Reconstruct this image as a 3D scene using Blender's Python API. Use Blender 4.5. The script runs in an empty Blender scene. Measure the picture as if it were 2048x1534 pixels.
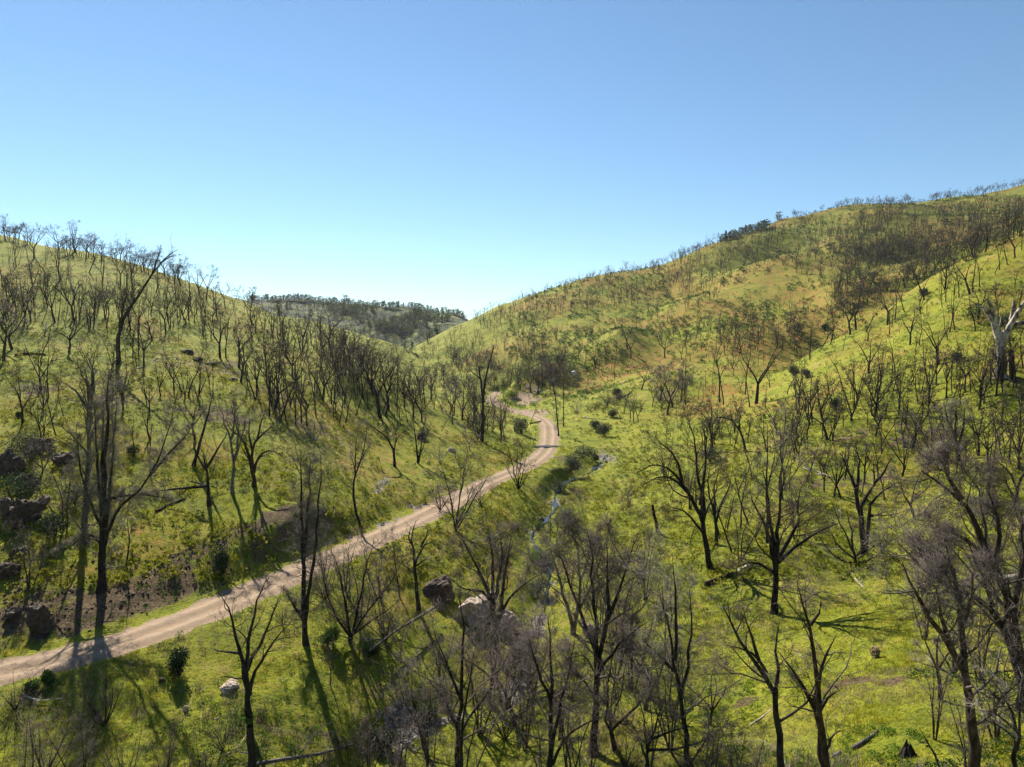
import bpy, math, os
import numpy as np
from mathutils import Vector

# ------------------------------------------------------------------ camera, sky, sun
F = 1365.0                      # focal length in pixels of the 2048 px wide photograph
PITCH = math.radians(3.0)       # camera looks slightly down
CZ = 18.0                       # camera height over the road
SUN_AZ = math.radians(-27.5)    # from +Y towards +X
SUN_EL = math.radians(39.0)
sc = bpy.context.scene
cam = bpy.data.cameras.new("camera"); cam_o = bpy.data.objects.new("camera", cam)
sc.collection.objects.link(cam_o); sc.camera = cam_o
cam.sensor_width = 36.0; cam.lens = 36.0 * F / 2048.0
cam.clip_start = 0.5; cam.clip_end = 20000
cam_o.location = (0, 0, CZ); cam_o.rotation_euler = (math.radians(90) - PITCH, 0, 0)

world = bpy.data.worlds.new("World"); sc.world = world; world.use_nodes = True
wn = world.node_tree.nodes; wl = world.node_tree.links
bg = wn['Background']
sky = wn.new('ShaderNodeTexSky'); sky.sky_type = 'NISHITA'; sky.sun_disc = False
sky.sun_elevation = SUN_EL; sky.sun_rotation = SUN_AZ
sky.altitude = 300; sky.air_density = 1.0; sky.dust_density = 0.0; sky.ozone_density = 2.0
skm = wn.new('ShaderNodeMix'); skm.data_type = 'RGBA'; skm.blend_type = 'MULTIPLY'; skm.inputs[0].default_value = 1.0; skm.inputs[7].default_value = (0.80, 0.955, 1.0, 1.0)
wl.new(sky.outputs[0], skm.inputs[6]); wl.new(skm.outputs[2], bg.inputs[0]); bg.inputs[1].default_value = 0.057
sl = bpy.data.lights.new("sun", 'SUN'); sl.energy = 5.0; sl.angle = math.radians(0.5); sl.color = (1.0, 0.92, 0.77)
so = bpy.data.objects.new("sun", sl); sc.collection.objects.link(so)
sdir = Vector((math.sin(SUN_AZ) * math.cos(SUN_EL), math.cos(SUN_AZ) * math.cos(SUN_EL), math.sin(SUN_EL)))
so.rotation_euler = sdir.to_track_quat('Z', 'Y').to_euler()
sc.view_settings.view_transform = 'Standard'; sc.view_settings.look = 'None'
sc.view_settings.exposure = 1.27; sc.view_settings.gamma = 1.0
sc.cycles.max_bounces = 5; sc.cycles.diffuse_bounces = 2; sc.cycles.glossy_bounces = 2
sc.cycles.transparent_max_bounces = 4; sc.cycles.caustics_reflective = False

# ------------------------------------------------------------------ pixel <-> ray
CP, SP = math.cos(PITCH), math.sin(PITCH)
def ray(u, v):
    x = (u - 1024.0) / F; y = -(v - 767.0) / F
    return x, CP + y * SP, y * CP - SP          # world x, y (forward), z
def at(u, v, Y):
    dx, dy, dz = ray(u, v); s = Y / dy
    return np.array((dx * s, Y, CZ + dz * s))

# ------------------------------------------------------------------ noise
def _h(ix, iy, s):
    n = (ix.astype(np.int64) * 374761393 + iy.astype(np.int64) * 668265263 + s * 974634777) & 0xffffffff
    n = ((n ^ (n >> 13)) * 1274126177) & 0xffffffff
    return ((n ^ (n >> 16)) & 0xffff) / 65535.0
def vnoise(x, y, s=0):
    ix = np.floor(x); iy = np.floor(y); fx = x - ix; fy = y - iy
    fx = fx * fx * (3 - 2 * fx); fy = fy * fy * (3 - 2 * fy)
    a = _h(ix, iy, s); b = _h(ix + 1, iy, s); c = _h(ix, iy + 1, s); d = _h(ix + 1, iy + 1, s)
    return (a + (b - a) * fx) * (1 - fy) + (c + (d - c) * fx) * fy - 0.5
def fbm(x, y, o=4, s=0):
    r = 0; a = 1.0
    for i in range(o):
        r = r + a * vnoise(x * 2 ** i + 17.3 * i, y * 2 ** i - 9.1 * i, s + i); a *= 0.5
    return r
def sstep(a, b, x):
    t = np.clip((x - a) / (b - a), 0, 1); return t * t * (3 - 2 * t)

# ------------------------------------------------------------------ terrain control points: (u, v, forward distance)
CTRL = """
-300 1700 25,-300 1500 31.5,-300 1345 38,-300 1200 44,-300 1050 52,-300 850 72,-300 700 105,-300 560 150,-300 450 200,-300 480 250,-300 540 400
0 1650 27,0 1534 30.2,0 1420 34.4,0 1345 38.5,0 1285 41,0 1150 47,0 1000 57,0 850 75,0 700 105,0 600 138,0 520 172,0 466 205,0 500 250,0 545 400,0 560 800
200 1650 27,200 1534 30.5,200 1400 35.6,200 1300 41,200 1180 46.5,200 1050 54,200 900 68,240 720 104,200 600 142,200 530 175,230 505 205,230 530 250,230 565 400,230 575 800
400 1650 28,400 1534 31.8,400 1400 36.6,400 1225 47,400 1150 50.5,400 1000 62,400 850 80,400 720 115,400 640 150,400 566 215,400 592 260,400 600 420,400 596 800
600 1650 29,600 1534 33.3,600 1400 37.8,600 1290 43,600 1140 54.5,600 1080 57,600 960 70,620 880 86,560 760 112,600 700 150,560 650 190,520 618 250,520 660 300,520 640 400,500 599 800
800 1650 30,800 1534 36,800 1400 42,790 1250 49,800 1120 58.5,760 1070 65,800 1000 76,800 930 92,760 835 118,805 763 150,805 800 175,720 735 230,700 720 260,700 700 172,700 760 200
1000 1650 30,1000 1534 36,1000 1400 42.5,1000 1300 48,1000 1150 59,1000 1050 71,970 965 91,950 880 118,890 820 140,890 845 155,900 800 175
600 640 350,700 660 380,640 700 300,800 692 430,760 680 400,690 616 800,600 606 790,800 618 800,860 624 800,925 640 780,1000 680 800,860 700 520,700 720 560,600 690 500,760 650 640,850 662 600
1060 930 105,1097 893 122,1100 860 148,1080 840 170,1040 822 195,995 812 215,985 800 240,992 785 270,1050 800 230,1060 785 250
1040 1080 71,1070 1070 72.5,1105 1010 86.5,1130 960 100,1180 920 116,1200 1100 68,1200 1250 50,1200 1400 38,1200 1534 31,1200 1650 28
1250 1000 91,1300 950 102,1250 900 125,1200 830 165,1300 820 165,1300 1100 66,1200 780 210,1150 745 260,1300 760 195
1400 1650 24,1400 1534 28.5,1400 1400 36,1400 1250 46,1400 1137 58,1400 1000 77,1400 900 108,1400 830 140,1480 790 165,1300 700 275,1400 760 185,1400 735 225
1600 1650 21,1600 1534 25.5,1550 1400 33,1550 1225 46,1600 1100 56,1600 950 77,1600 850 102,1600 770 135,1640 692 172,1640 730 190,1640 740 205,1640 690 250
1800 1650 19,1800 1534 23,1800 1400 29,1730 1115 53,1800 1200 44,1800 1000 65,1800 900 80,1800 800 96,1850 700 112,1800 650 145,1840 562 165,1840 590 185,1840 610 205,1840 580 250,1840 530 330
2048 1650 17.5,2048 1534 22,2048 1370 28,2048 1200 36,2048 1000 52,2048 900 64,2048 842 76,1900 870 82,2020 800 80,2000 755 84,2048 650 108,1950 600 124,2048 560 128,2048 458 155,2048 480 175,2048 500 200,2048 470 255
2350 1650 16,2350 1400 23,2350 1200 31,2350 950 55,2350 800 76,2350 600 110,2350 340 160,2350 370 190,2350 380 250,2350 330 400,2350 290 540,2350 330 700
2048 440 330,2048 405 440,2048 381 540,2048 420 640,2048 520 900,1900 490 300,1900 440 400,1850 392 530,1850 430 640,1850 540 900
1700 560 300,1700 480 380,1700 440 440,1700 407 510,1700 445 620,1700 560 900,1550 450 490,1550 485 600,1550 590 900
1400 494 475,1400 530 570,1400 620 900,1200 556 465,1200 585 550,1200 640 900,1060 583 460,1060 610 540,1060 660 850,1000 607 455,1000 635 520,940 630 450,940 660 520,880 660 440,850 678 435,815 700 425,830 735 340,880 740 320,930 765 280
1500 560 350,1560 512 390,1560 530 425,1480 520 430,1380 590 345,1380 600 375,1380 560 410,1240 652 290,1240 665 320,1240 630 350,1240 600 400,1100 705 262,1100 720 290,1100 690 310,1100 650 350,1000 760 262,1000 735 300,1000 690 350,940 690 370,1500 650 270,1400 680 270,1500 620 300,1600 650 262,1600 600 300,1700 610 262
"""
P3 = []
for tok in CTRL.replace("\n", ",").split(","):
    if tok.strip():
        u, v, Y = map(float, tok.split()); P3.append(at(u, v, Y))
# a ring near the camera's own ground and the far land
for th in range(-60, 61, 15):
    r = 15.0; t = math.radians(th); zz = -4 + 0.09 * max(0, th) + 0.02 * max(0, -th)
    P3.append(np.array((math.sin(t) * r, math.cos(t) * r, zz)))
    P3.append(np.array((math.sin(t) * 1500, math.cos(t) * 1500, 18 + 1500 * (-0.02 + 0.0007 * max(0, th)))))
P3 = np.array(P3)
def _tl(x, y): return np.arctan2(x, y), np.log(np.maximum(np.hypot(x, y), 14.0))
cth, clr = _tl(P3[:, 0], P3[:, 1]); ce = (P3[:, 2] - CZ) / np.maximum(np.hypot(P3[:, 0], P3[:, 1]), 14.0)
SC = 0.55
def _phi(d2): return np.sqrt(d2 + 0.0016)
_A = _phi((cth[:, None] - cth[None]) ** 2 + SC ** 2 * (clr[:, None] - clr[None]) ** 2)
N = len(cth); _M = np.zeros((N + 1, N + 1)); _M[:N, :N] = _A - np.eye(N) * 0.002; _M[:N, N] = 1; _M[N, :N] = 1
_W = np.linalg.solve(_M, np.append(ce, 0))
def base_h(x, y):
    sh = np.shape(x); x = np.ravel(x); y = np.ravel(y); out = np.empty(len(x))
    for i in range(0, len(x), 60000):
        th, lr = _tl(x[i:i + 60000], y[i:i + 60000]); th = np.clip(th, -0.95, 0.95)
        d = _phi((th[:, None] - cth[None]) ** 2 + SC ** 2 * (lr[:, None] - clr[None]) ** 2)
        out[i:i + 60000] = CZ + (d @ _W[:N] + _W[N]) * np.exp(lr)
    return out.reshape(sh)

def poly(s):
    return [tuple(map(float, t.split())) for t in s.replace("\n", ",").split(",") if t.strip()]
ROAD = poly("-260 1400,-120 1375,0 1347,100 1324,200 1300,320 1258,440 1212,520 1178,600 1143,680 1108,750 1077,820 1045,880 1015,930 990,980 960,1030 943,1065 925,1088 907,1097 890,1099 870,1098 852,1085 838,1060 829,1030 821,1000 812,985 802,984 794,994 784")
ROAD = np.array([at(u, v, (18.0 + 0.012 * max(0, 830 - v)) * CP / max(1e-3, ((v - 767) * CP / F + SP)) * 1.0) if False else
                 (lambda d: np.array((d[0], d[1], d[2])))(np.array(ray(u, v)) * (CZ - 0.0) / -ray(u, v)[2] + np.array((0, 0, CZ))) for u, v in ROAD])
ROAD_W = 1.95
STREAM_Z = [(-1.4, "1222 905,1206 915,1190 932,1165 948"), (-2.0, "1140 958,1120 975,1103 995,1118 1003,1104 1018,1090 1030,1085 1047"), (-2.6, "1062 1062,1052 1070,1068 1088,1090 1110,1100 1150,1080 1220,1050 1290,1020 1340,1005 1385"), (-5.0, "960 1410,900 1425,840 1445,800 1475,770 1530,740 1600")]
STREAM = []
for z, s in STREAM_Z:
    for u, v in poly(s):
        d = np.array(ray(u, v)); STREAM.append((d * ((z - CZ) / d[2]) + np.array((0, 0, CZ))))
STREAM = np.array(STREAM)
def resample(P, step):
    d = np.r_[0, np.cumsum(np.linalg.norm(np.diff(P, axis=0), axis=1))]; n = int(d[-1] / step) + 2
    t = np.linspace(0, d[-1], n); Q = np.stack([np.interp(t, d, P[:, k]) for k in range(3)], 1)
    for _ in range(3): Q[1:-1] = (Q[:-2] + 2 * Q[1:-1] + Q[2:]) / 4
    return Q
def near_poly(x, y, P, maxd):
    """distance to polyline and its z there, chunked"""
    D = np.full(x.shape, 1e9); Z = np.zeros(x.shape)
    idx = np.where((x > P[:, 0].min() - maxd) & (x < P[:, 0].max() + maxd) & (y > P[:, 1].min() - maxd) & (y < P[:, 1].max() + maxd))[0]
    for i in range(0, len(idx), 40000):
        j = idx[i:i + 40000]; px, py = x[j], y[j]; bd = np.full(len(j), 1e9); bz = np.zeros(len(j))
        for k in range(len(P) - 1):
            a, b = P[k], P[k + 1]; dx, dy = b[0] - a[0], b[1] - a[1]; l2 = dx * dx + dy * dy + 1e-9
            t = np.clip(((px - a[0]) * dx + (py - a[1]) * dy) / l2, 0, 1)
            d = np.hypot(px - a[0] - t * dx, py - a[1] - t * dy); m = d < bd
            bd[m] = d[m]; bz[m] = (a[2] + t * (b[2] - a[2]))[m]
        D[j] = bd; Z[j] = bz
    return D, Z
RP = resample(ROAD, 2.5); SPL = resample(STREAM, 1.6)
RP[:, 2] = 0.0
# stream bed level follows the land, lowered
_sb = base_h(SPL[:, 0], SPL[:, 1]); SPL[:, 2] = np.minimum.accumulate(np.minimum(_sb, SPL[:, 2] + 0.3)) - 0.45
def ground(x, y):
    """final land height; also returns distances to road and stream"""
    sh = np.shape(x); x = np.ravel(np.asarray(x, float)); y = np.ravel(np.asarray(y, float))
    r = np.hypot(x, y); z = base_h(x, y)
    z = z + fbm(x / 9, y / 9, 3, 1) * 0.36 * sstep(14, 40, r) + fbm(x / 2.2, y / 2.2, 3, 5) * 0.19 + fbm(x / 0.7, y / 0.7, 2, 7) * 0.10
    far = sstep(160, 300, r)
    gl = np.abs(fbm(x / 60 + 3, (y + x * .5) / 110, 3, 9)); z = z + far * ((fbm(x / 55, y / 55, 4, 9) * 3.5) + (gl - .3) * 9.0)
    z = z + sstep(500, 700, r) * fbm(x / 140, y / 140, 3, 12) * 18
    rd, rz = near_poly(x, y, RP, 12); sd, sz = near_poly(x, y, SPL, 10)
    wob = fbm(x / 3, y / 3, 2, 21) * 0.5
    w = 1 - sstep(ROAD_W + 0.25, ROAD_W + np.where(x > np.interp(y, RP[:, 1], RP[:, 0]), 6.5, 3.2), rd + wob); crown = -0.05 * np.cos(np.clip(rd, 0, 2.4) * 3.6) + fbm(x / 1.3, y / 1.3, 3, 30) * 0.06
    z = z * (1 - w) + (rz + crown) * w
    w = 1 - sstep(0.4, 2.5, sd + wob); z = np.where(rd < 3.5, z, z * (1 - w) + np.minimum(z, sz + fbm(x / 0.8, y / 0.8, 2, 33) * 0.25) * w)
    return z.reshape(sh), rd.reshape(sh), sd.reshape(sh)

# polar sheet: fine in front, coarse elsewhere
FA = 0.80
th_f = np.linspace(-FA, FA, 1250); th_c = np.linspace(FA, 2 * math.pi - FA, 72)[1:-1]
TH = np.concatenate([th_f, th_c]); RR = np.concatenate([[0.5, 3, 7, 11], np.exp(np.linspace(math.log(14), math.log(1000), 1000)), [1120, 1300, 1500, 1800, 2200]])
nT, nR = len(TH), len(RR)
gx = np.sin(TH)[None] * RR[:, None]; gy = np.cos(TH)[None] * RR[:, None]
nf = len(th_f)
gz = np.zeros_like(gx); grd = np.full_like(gx, 1e9); gsd = np.full_like(gx, 1e9)
gz, grd, gsd = ground(gx, gy)
flat = sstep(1000, 1900, np.hypot(gx, gy)); gz = gz * (1 - flat) - 25 * flat
# what a pixel sees: maximum elevation line of sight per column
EL = (gz[:, :nf] - CZ) / np.maximum(RR[:, None], 1e-6)
ELmax = np.maximum.accumulate(EL[4:], axis=0)
def hit(u, v):
    """first ground point seen through pixel (u,v) or None"""
    dx, dy, dz = ray(u, v); th = math.atan2(dx, dy); e = dz / math.hypot(dx, dy)
    if abs(th) > FA - 0.01: th = math.copysign(FA - 0.01, th)
    c = (th + FA) / (2 * FA) * (nf - 1); c0 = int(c)
    col = ELmax[:, c0]; k = int(np.searchsorted(col, e))
    if k >= len(col): return None
    k = max(k, 1); e0, e1 = col[k - 1], col[k]; t = 0 if e1 <= e0 else (e - e0) / (e1 - e0)
    r = RR[4 + k - 1] * (1 - t) + RR[4 + k] * t
    x = math.sin(th) * r; y = math.cos(th) * r; z = float(ground(np.array([x]), np.array([y]))[0][0])
    return np.array((x, y, z))
def crest_v(u):
    dx, dy, _ = ray(u, 700); th = math.atan2(dx, dy); c = int((min(max(th, -FA + .01), FA - .01) + FA) / (2 * FA) * (nf - 1))
    e = ELmax[-1, c]; h = math.hypot(dx, dy)        # e = dz/hyp ; solve v
    lo, hi = 0.0, 1534.0
    for _ in range(30):
        m = (lo + hi) / 2; d = ray(u, m)
        if d[2] / math.hypot(d[0], d[1]) > e: lo = m
        else: hi = m
    return lo
if os.environ.get("DBG"):
    print("CREST", [(u, round(crest_v(u))) for u in range(0, 2049, 64)])
    for u in (0, 250, 600, 800, 1000, 1200, 1400, 1600, 1850, 2040):
        print(u, [(v, None if hit(u, v) is None else (lambda h: (round(h[1]), round(h[2], 1)))(hit(u, v))) for v in range(480, 1534, 70)])

# ------------------------------------------------------------------ helpers
COL = sc.collection
def tag(o, label=None, cat=None, group=None, kind=None):
    if label: o["label"] = label
    if cat: o["category"] = cat
    if group: o["group"] = group
    if kind: o["kind"] = kind
    return o
def mesh_np(name, V, Q, mats, smooth=False, midx=None):
    """V (n,3), Q list of (m,k) int arrays"""
    me = bpy.data.meshes.new(name); V = np.asarray(V, np.float32)
    Q = [q for q in Q if len(q)]
    me.vertices.add(len(V)); me.vertices.foreach_set("co", V.ravel())
    tot = sum(q.size for q in Q); me.loops.add(tot); me.loops.foreach_set("vertex_index", np.concatenate([q.ravel() for q in Q]).astype(np.int32))
    sz = np.concatenate([np.full(len(q), q.shape[1]) for q in Q]); st = np.r_[0, np.cumsum(sz)[:-1]]
    me.polygons.add(len(sz)); me.polygons.foreach_set("loop_start", st.astype(np.int32))
    if midx is not None: me.polygons.foreach_set("material_index", np.asarray(midx, np.int32))
    me.update(calc_edges=True)
    if smooth: me.polygons.foreach_set("use_smooth", np.ones(len(sz), bool))
    for m in (mats if isinstance(mats, (list, tuple)) else [mats]): me.materials.append(m)
    return me
def link(name, me, parent=None, loc=None):
    o = bpy.data.objects.new(name, me); COL.objects.link(o)
    if parent is not None: o.parent = parent
    if loc is not None: o.location = loc
    return o

# ------------------------------------------------------------------ materials
def mat(name):
    m = bpy.data.materials.new(name); m.use_nodes = True; n = m.node_tree.nodes; l = m.node_tree.links
    return m, n, l, n['Principled BSDF']
def rgb(*c): return (c[0], c[1], c[2], 1.0)
def ramp(n, stops, interp='LINEAR'):
    r = n.new('ShaderNodeValToRGB'); r.color_ramp.interpolation = interp; e = r.color_ramp.elements
    while len(e) < len(stops): e.new(0.5)
    for k, (p, c) in enumerate(stops): e[k].position = p; e[k].color = c if len(c) == 4 else rgb(*c)
    return r
def noise(n, l, vec, scale, detail=4, rough=0.55, dist=0.0):
    t = n.new('ShaderNodeTexNoise'); t.inputs['Scale'].default_value = scale; t.inputs['Detail'].default_value = detail
    t.inputs['Roughness'].default_value = rough; t.inputs['Distortion'].default_value = dist; l.new(vec, t.inputs['Vector']); return t.outputs[0]
def mix(n, l, f, a, b, kind='RGBA', blend='MIX'):
    m = n.new('ShaderNodeMix'); m.data_type = kind
    if kind == 'RGBA': m.blend_type = blend; ia, ib, out = m.inputs[6], m.inputs[7], m.outputs[2]
    else: ia, ib, out = m.inputs[2], m.inputs[3], m.outputs[0]
    for s, val in ((m.inputs[0], f), (ia, a), (ib, b)):
        if hasattr(val, 'is_output') or isinstance(val, bpy.types.NodeSocket): l.new(val, s)
        else: s.default_value = val
    return out
def rng_map(n, l, val, a, b, c=0.0, d=1.0):
    m = n.new('ShaderNodeMapRange'); m.inputs[1].default_value = a; m.inputs[2].default_value = b; m.inputs[3].default_value = c; m.inputs[4].default_value = d
    m.interpolation_type = 'SMOOTHSTEP'; l.new(val, m.inputs[0]); return m.outputs[0]
def math_n(n, l, op, a, b):
    m = n.new('ShaderNodeMath'); m.operation = op
    for s, val in ((m.inputs[0], a), (m.inputs[1], b)):
        if isinstance(val, bpy.types.NodeSocket): l.new(val, s)
        else: s.default_value = val
    return m.outputs[0]

def bark(name, c0, c1, rough=0.85, scale=7.0):
    m, n, l, p = mat(name); tc = n.new('ShaderNodeNewGeometry').outputs['Position']
    mp = n.new('ShaderNodeMapping'); mp.inputs['Scale'].default_value = (1, 1, 0.35); l.new(tc, mp.inputs[0])
    f = noise(n, l, mp.outputs[0], scale, 4, 0.6); r = ramp(n, [(0.35, c0), (0.68, c1)]); l.new(f, r.inputs[0])
    oi = n.new('ShaderNodeObjectInfo'); v = rng_map(n, l, oi.outputs['Random'], 0, 1, 0.75, 1.25)
    hs = n.new('ShaderNodeHueSaturation'); l.new(r.outputs[0], hs.inputs['Color']); l.new(v, hs.inputs['Value'])
    l.new(hs.outputs[0], p.inputs['Base Color']); p.inputs['Roughness'].default_value = rough
    p.inputs['Specular IOR Level'].default_value = 0.08
    b = n.new('ShaderNodeBump'); b.inputs['Strength'].default_value = 0.6; b.inputs['Distance'].default_value = 0.05; l.new(f, b.inputs['Height']); l.new(b.outputs[0], p.inputs['Normal'])
    return m
M = {}
M['char'] = bark('charred bark', (0.010, 0.009, 0.009), (0.045, 0.038, 0.033))
M['charbr'] = bark('brown scorched bark', (0.018, 0.013, 0.010), (0.085, 0.060, 0.044))
M['greybark'] = bark('grey bark', (0.05, 0.045, 0.042), (0.17, 0.15, 0.14))
M['twig'] = bark('mauve brown twigs', (0.055, 0.044, 0.041), (0.17, 0.14, 0.13), 0.8)
M['twigdark'] = bark('dark twigs', (0.026, 0.020, 0.017), (0.080, 0.062, 0.052), 0.8)
M['pale'] = bark('bleached wood', (0.20, 0.17, 0.14), (0.48, 0.43, 0.37), 0.7)
M['silver'] = bark('silver grey twigs', (0.075, 0.066, 0.058), (0.20, 0.18, 0.155), 0.8)
M['white'] = bark('peeled white wood', (0.42, 0.37, 0.32), (0.75, 0.70, 0.64), 0.7)

def burnwhite():
    m, n, l, p = mat('peeling white and charred wood'); pos = n.new('ShaderNodeNewGeometry').outputs['Position']; mp = n.new('ShaderNodeMapping'); mp.inputs['Scale'].default_value = (1, 1, .45); l.new(pos, mp.inputs[0])
    f = noise(n, l, mp.outputs[0], 1.1, 6, .65, .5); r = ramp(n, [(.41, (.02, .017, .015)), (.46, (.16, .13, .11)), (.52, (.40, .34, .29)), (.7, (.60, .54, .48))]); l.new(f, r.inputs[0]); l.new(r.outputs[0], p.inputs['Base Color']); p.inputs['Roughness'].default_value = .8
    b = n.new('ShaderNodeBump'); b.inputs['Strength'].default_value = .8; b.inputs['Distance'].default_value = .08; l.new(f, b.inputs['Height']); l.new(b.outputs[0], p.inputs['Normal']); return m
M['burnwhite'] = burnwhite()
def leafm(name, c0, c1, c2, trans=0.35):
    m, n, l, p = mat(name); g = n.new('ShaderNodeNewGeometry')
    f = noise(n, l, g.outputs['Position'], 0.9, 3); r = ramp(n, [(0.3, c0), (0.52, c1), (0.75, c2)]); l.new(f, r.inputs[0])
    hs = n.new('ShaderNodeHueSaturation'); l.new(r.outputs[0], hs.inputs['Color'])
    l.new(rng_map(n, l, g.outputs['Random Per Island'], 0, 1, 0.65, 1.4), hs.inputs['Value'])
    l.new(hs.outputs[0], p.inputs['Base Color']); p.inputs['Roughness'].default_value = 0.65; p.inputs['Specular IOR Level'].default_value = 0.15
    t = n.new('ShaderNodeBsdfTranslucent'); l.new(hs.outputs[0], t.inputs[0]); ms = n.new('ShaderNodeMixShader'); ms.inputs[0].default_value = trans
    l.new(p.outputs[0], ms.inputs[1]); l.new(t.outputs[0], ms.inputs[2]); l.new(ms.outputs[0], n['Material Output'].inputs[0])
    return m
M['grass'] = leafm('fresh grass blades', (0.11, 0.125, 0.010), (0.21, 0.208, 0.013), (0.29, 0.245, 0.03), 0.5)
M['drygrass'] = leafm('dry straw grass', (0.24, 0.20, 0.10), (0.32, 0.27, 0.14), (0.20, 0.20, 0.06), 0.4)
M['weed'] = leafm('dark green leaves', (0.020, 0.045, 0.010), (0.040, 0.085, 0.014), (0.075, 0.12, 0.02), 0.3)
M['weedlt'] = leafm('bright green leaves', (0.05, 0.10, 0.010), (0.09, 0.16, 0.014), (0.13, 0.18, 0.02), 0.4)
M['sage'] = leafm('grey green leaves', (0.035, 0.048, 0.028), (0.06, 0.078, 0.04), (0.09, 0.10, 0.06), 0.2)
M['ever'] = leafm('evergreen foliage', (0.012, 0.028, 0.010), (0.024, 0.045, 0.014), (0.04, 0.065, 0.02), 0.2)

M['everfar'] = leafm('far brush foliage', (0.030, 0.050, 0.016), (0.055, 0.080, 0.022), (0.09, 0.115, 0.032), 0.35)
def rockm(name, c0, c1, c2, sc_=2.2):
    m, n, l, p = mat(name); pos = n.new('ShaderNodeNewGeometry').outputs['Position']
    f = noise(n, l, pos, sc_, 6, 0.65); r = ramp(n, [(0.3, c0), (0.5, c1), (0.72, c2)]); l.new(f, r.inputs[0])
    l.new(r.outputs[0], p.inputs['Base Color']); p.inputs['Roughness'].default_value = 0.9
    b = n.new('ShaderNodeBump'); b.inputs['Strength'].default_value = 0.8; b.inputs['Distance'].default_value = 0.12
    l.new(noise(n, l, pos, sc_ * 4, 6, 0.7), b.inputs['Height']); l.new(b.outputs[0], p.inputs['Normal']); return m
M['tanrock'] = rockm('tan boulder stone', (0.20, 0.14, 0.11), (0.46, 0.36, 0.29), (0.60, 0.50, 0.42))
M['brownrock'] = rockm('dark brown volcanic rock', (0.018, 0.012, 0.009), (0.065, 0.043, 0.031), (0.15, 0.10, 0.072), 4.0)
M['greyrock'] = rockm('pale grey stone', (0.13, 0.115, 0.095), (0.26, 0.235, 0.205), (0.42, 0.385, 0.34), 5)

# ------------------------------------------------------------------ ground sheet + its paint masks
X, Yg = gx.ravel(), gy.ravel(); Rg = np.hypot(X, Yg)
i0 = np.arange(nR - 1)[:, None] * nT; j = np.arange(nT)[None]; j1 = (j + 1) % nT
Q = np.stack([i0 + j, i0 + j1, i0 + nT + j1, i0 + nT + j], -1).reshape(-1, 4)[:, ::-1]
V = np.stack([X, Yg, gz.ravel()], 1)
def uv_of(x, y, z):
    d = np.stack([x, y * CP - (z - CZ) * SP, y * SP + (z - CZ) * CP]); d1 = np.maximum(d[1], 1e-3)
    return 1024 + F * d[0] / d1, 767 - F * d[2] / d1
U_, V_ = uv_of(X, Yg, gz.ravel())
wpat = lambda s, o, k: fbm(X / s, Yg / s, o, k)
rd = grd.ravel(); sd = gsd.ravel()
edge = rd + wpat(1.6, 3, 50) * 1.0
m_road = 1 - sstep(ROAD_W - 0.35, ROAD_W + 0.35, edge)
m_road = np.maximum(m_road, 0)
def blob(u, v, rx, ry, soft=0.5, k=61):
    """patch anchored on a ground point; radii given in metres on the land"""
    h = hit(u, v)
    if h is None: return np.zeros(len(X))
    ex = (X - h[0]) / rx; ey = (Yg - h[1]) / ry
    d = np.hypot(ex, ey) + fbm(X / (rx * .5), Yg / (rx * .5), 3, k) * 0.9
    return 1 - sstep(1 - soft, 1 + soft * 0.4, d)
m_pull = np.maximum(blob(1056, 808, 5.5, 16, 0.35), blob(1064, 826, 6, 10, .3))
m_grav = np.maximum(blob(812, 1462, 1.6, 2.3, 0.4, 63), 0.75 * (1 - sstep(0.3, 1.0, sd + wpat(1.2, 3, 70))) * sstep(-.1, .25, wpat(4, 2, 71)))
m_grav = np.maximum(m_grav, .8*blob(765, 970, .9, 4.5, .7, 64)); m_grav = np.maximum(m_grav, blob(850, 1015, 2.0, 3.4, .4, 66))
m_grav = np.maximum(m_grav, blob(790, 1050, 1.6, 3.0, .4, 67)); m_grav = np.maximum(m_grav, blob(1215, 918, 1.4, 6.0, .5, 68))
# bare brown soil: cut bank above the road on the left, patches on slopes
left = X < np.interp(Yg, RP[:, 1], RP[:, 0])
bank = left * sstep(ROAD_W + 0.9, ROAD_W + 1.8, edge) * (1 - sstep(ROAD_W + 4.2, ROAD_W + 6.5, edge)) * sstep(75, 55, Yg)
m_soil = bank * sstep(-0.35, 0.15, wpat(4, 3, 80)) * 0.95
for a in ((20, 1230, 6, 4.5), (60, 1190, 5, 3.5), (430, 725, 6, 9), (470, 745, 4, 6), (640, 860, 5, 7), (600, 850, 8, 5), (560, 790, 6, 4), (440, 830, 7, 4), (240, 800, 4, 4), (60, 775, 6, 4), (900, 985, 4, 5),
          (1120, 915, 4, 7), (1700, 870, 6, 4), (1820, 880, 6, 3), (1640, 970, 3, 3), (1720, 960, 4, 3), (1700, 1365, 1.5, .8), (1800, 1360, 1.5, .7), (1500, 1400, 1.5, 1.2), (540, 1455, 1.3, .7), (650, 1470, 1.2, .6), (1340, 790, 5, 10), (1250, 765, 8, 9), (1150, 985, 3, 4), (1090, 1000, 1.5, 2)):
    m_soil = np.maximum(m_soil, 0.62 * blob(*a, 1.0, int(a[0]) % 50))
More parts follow.
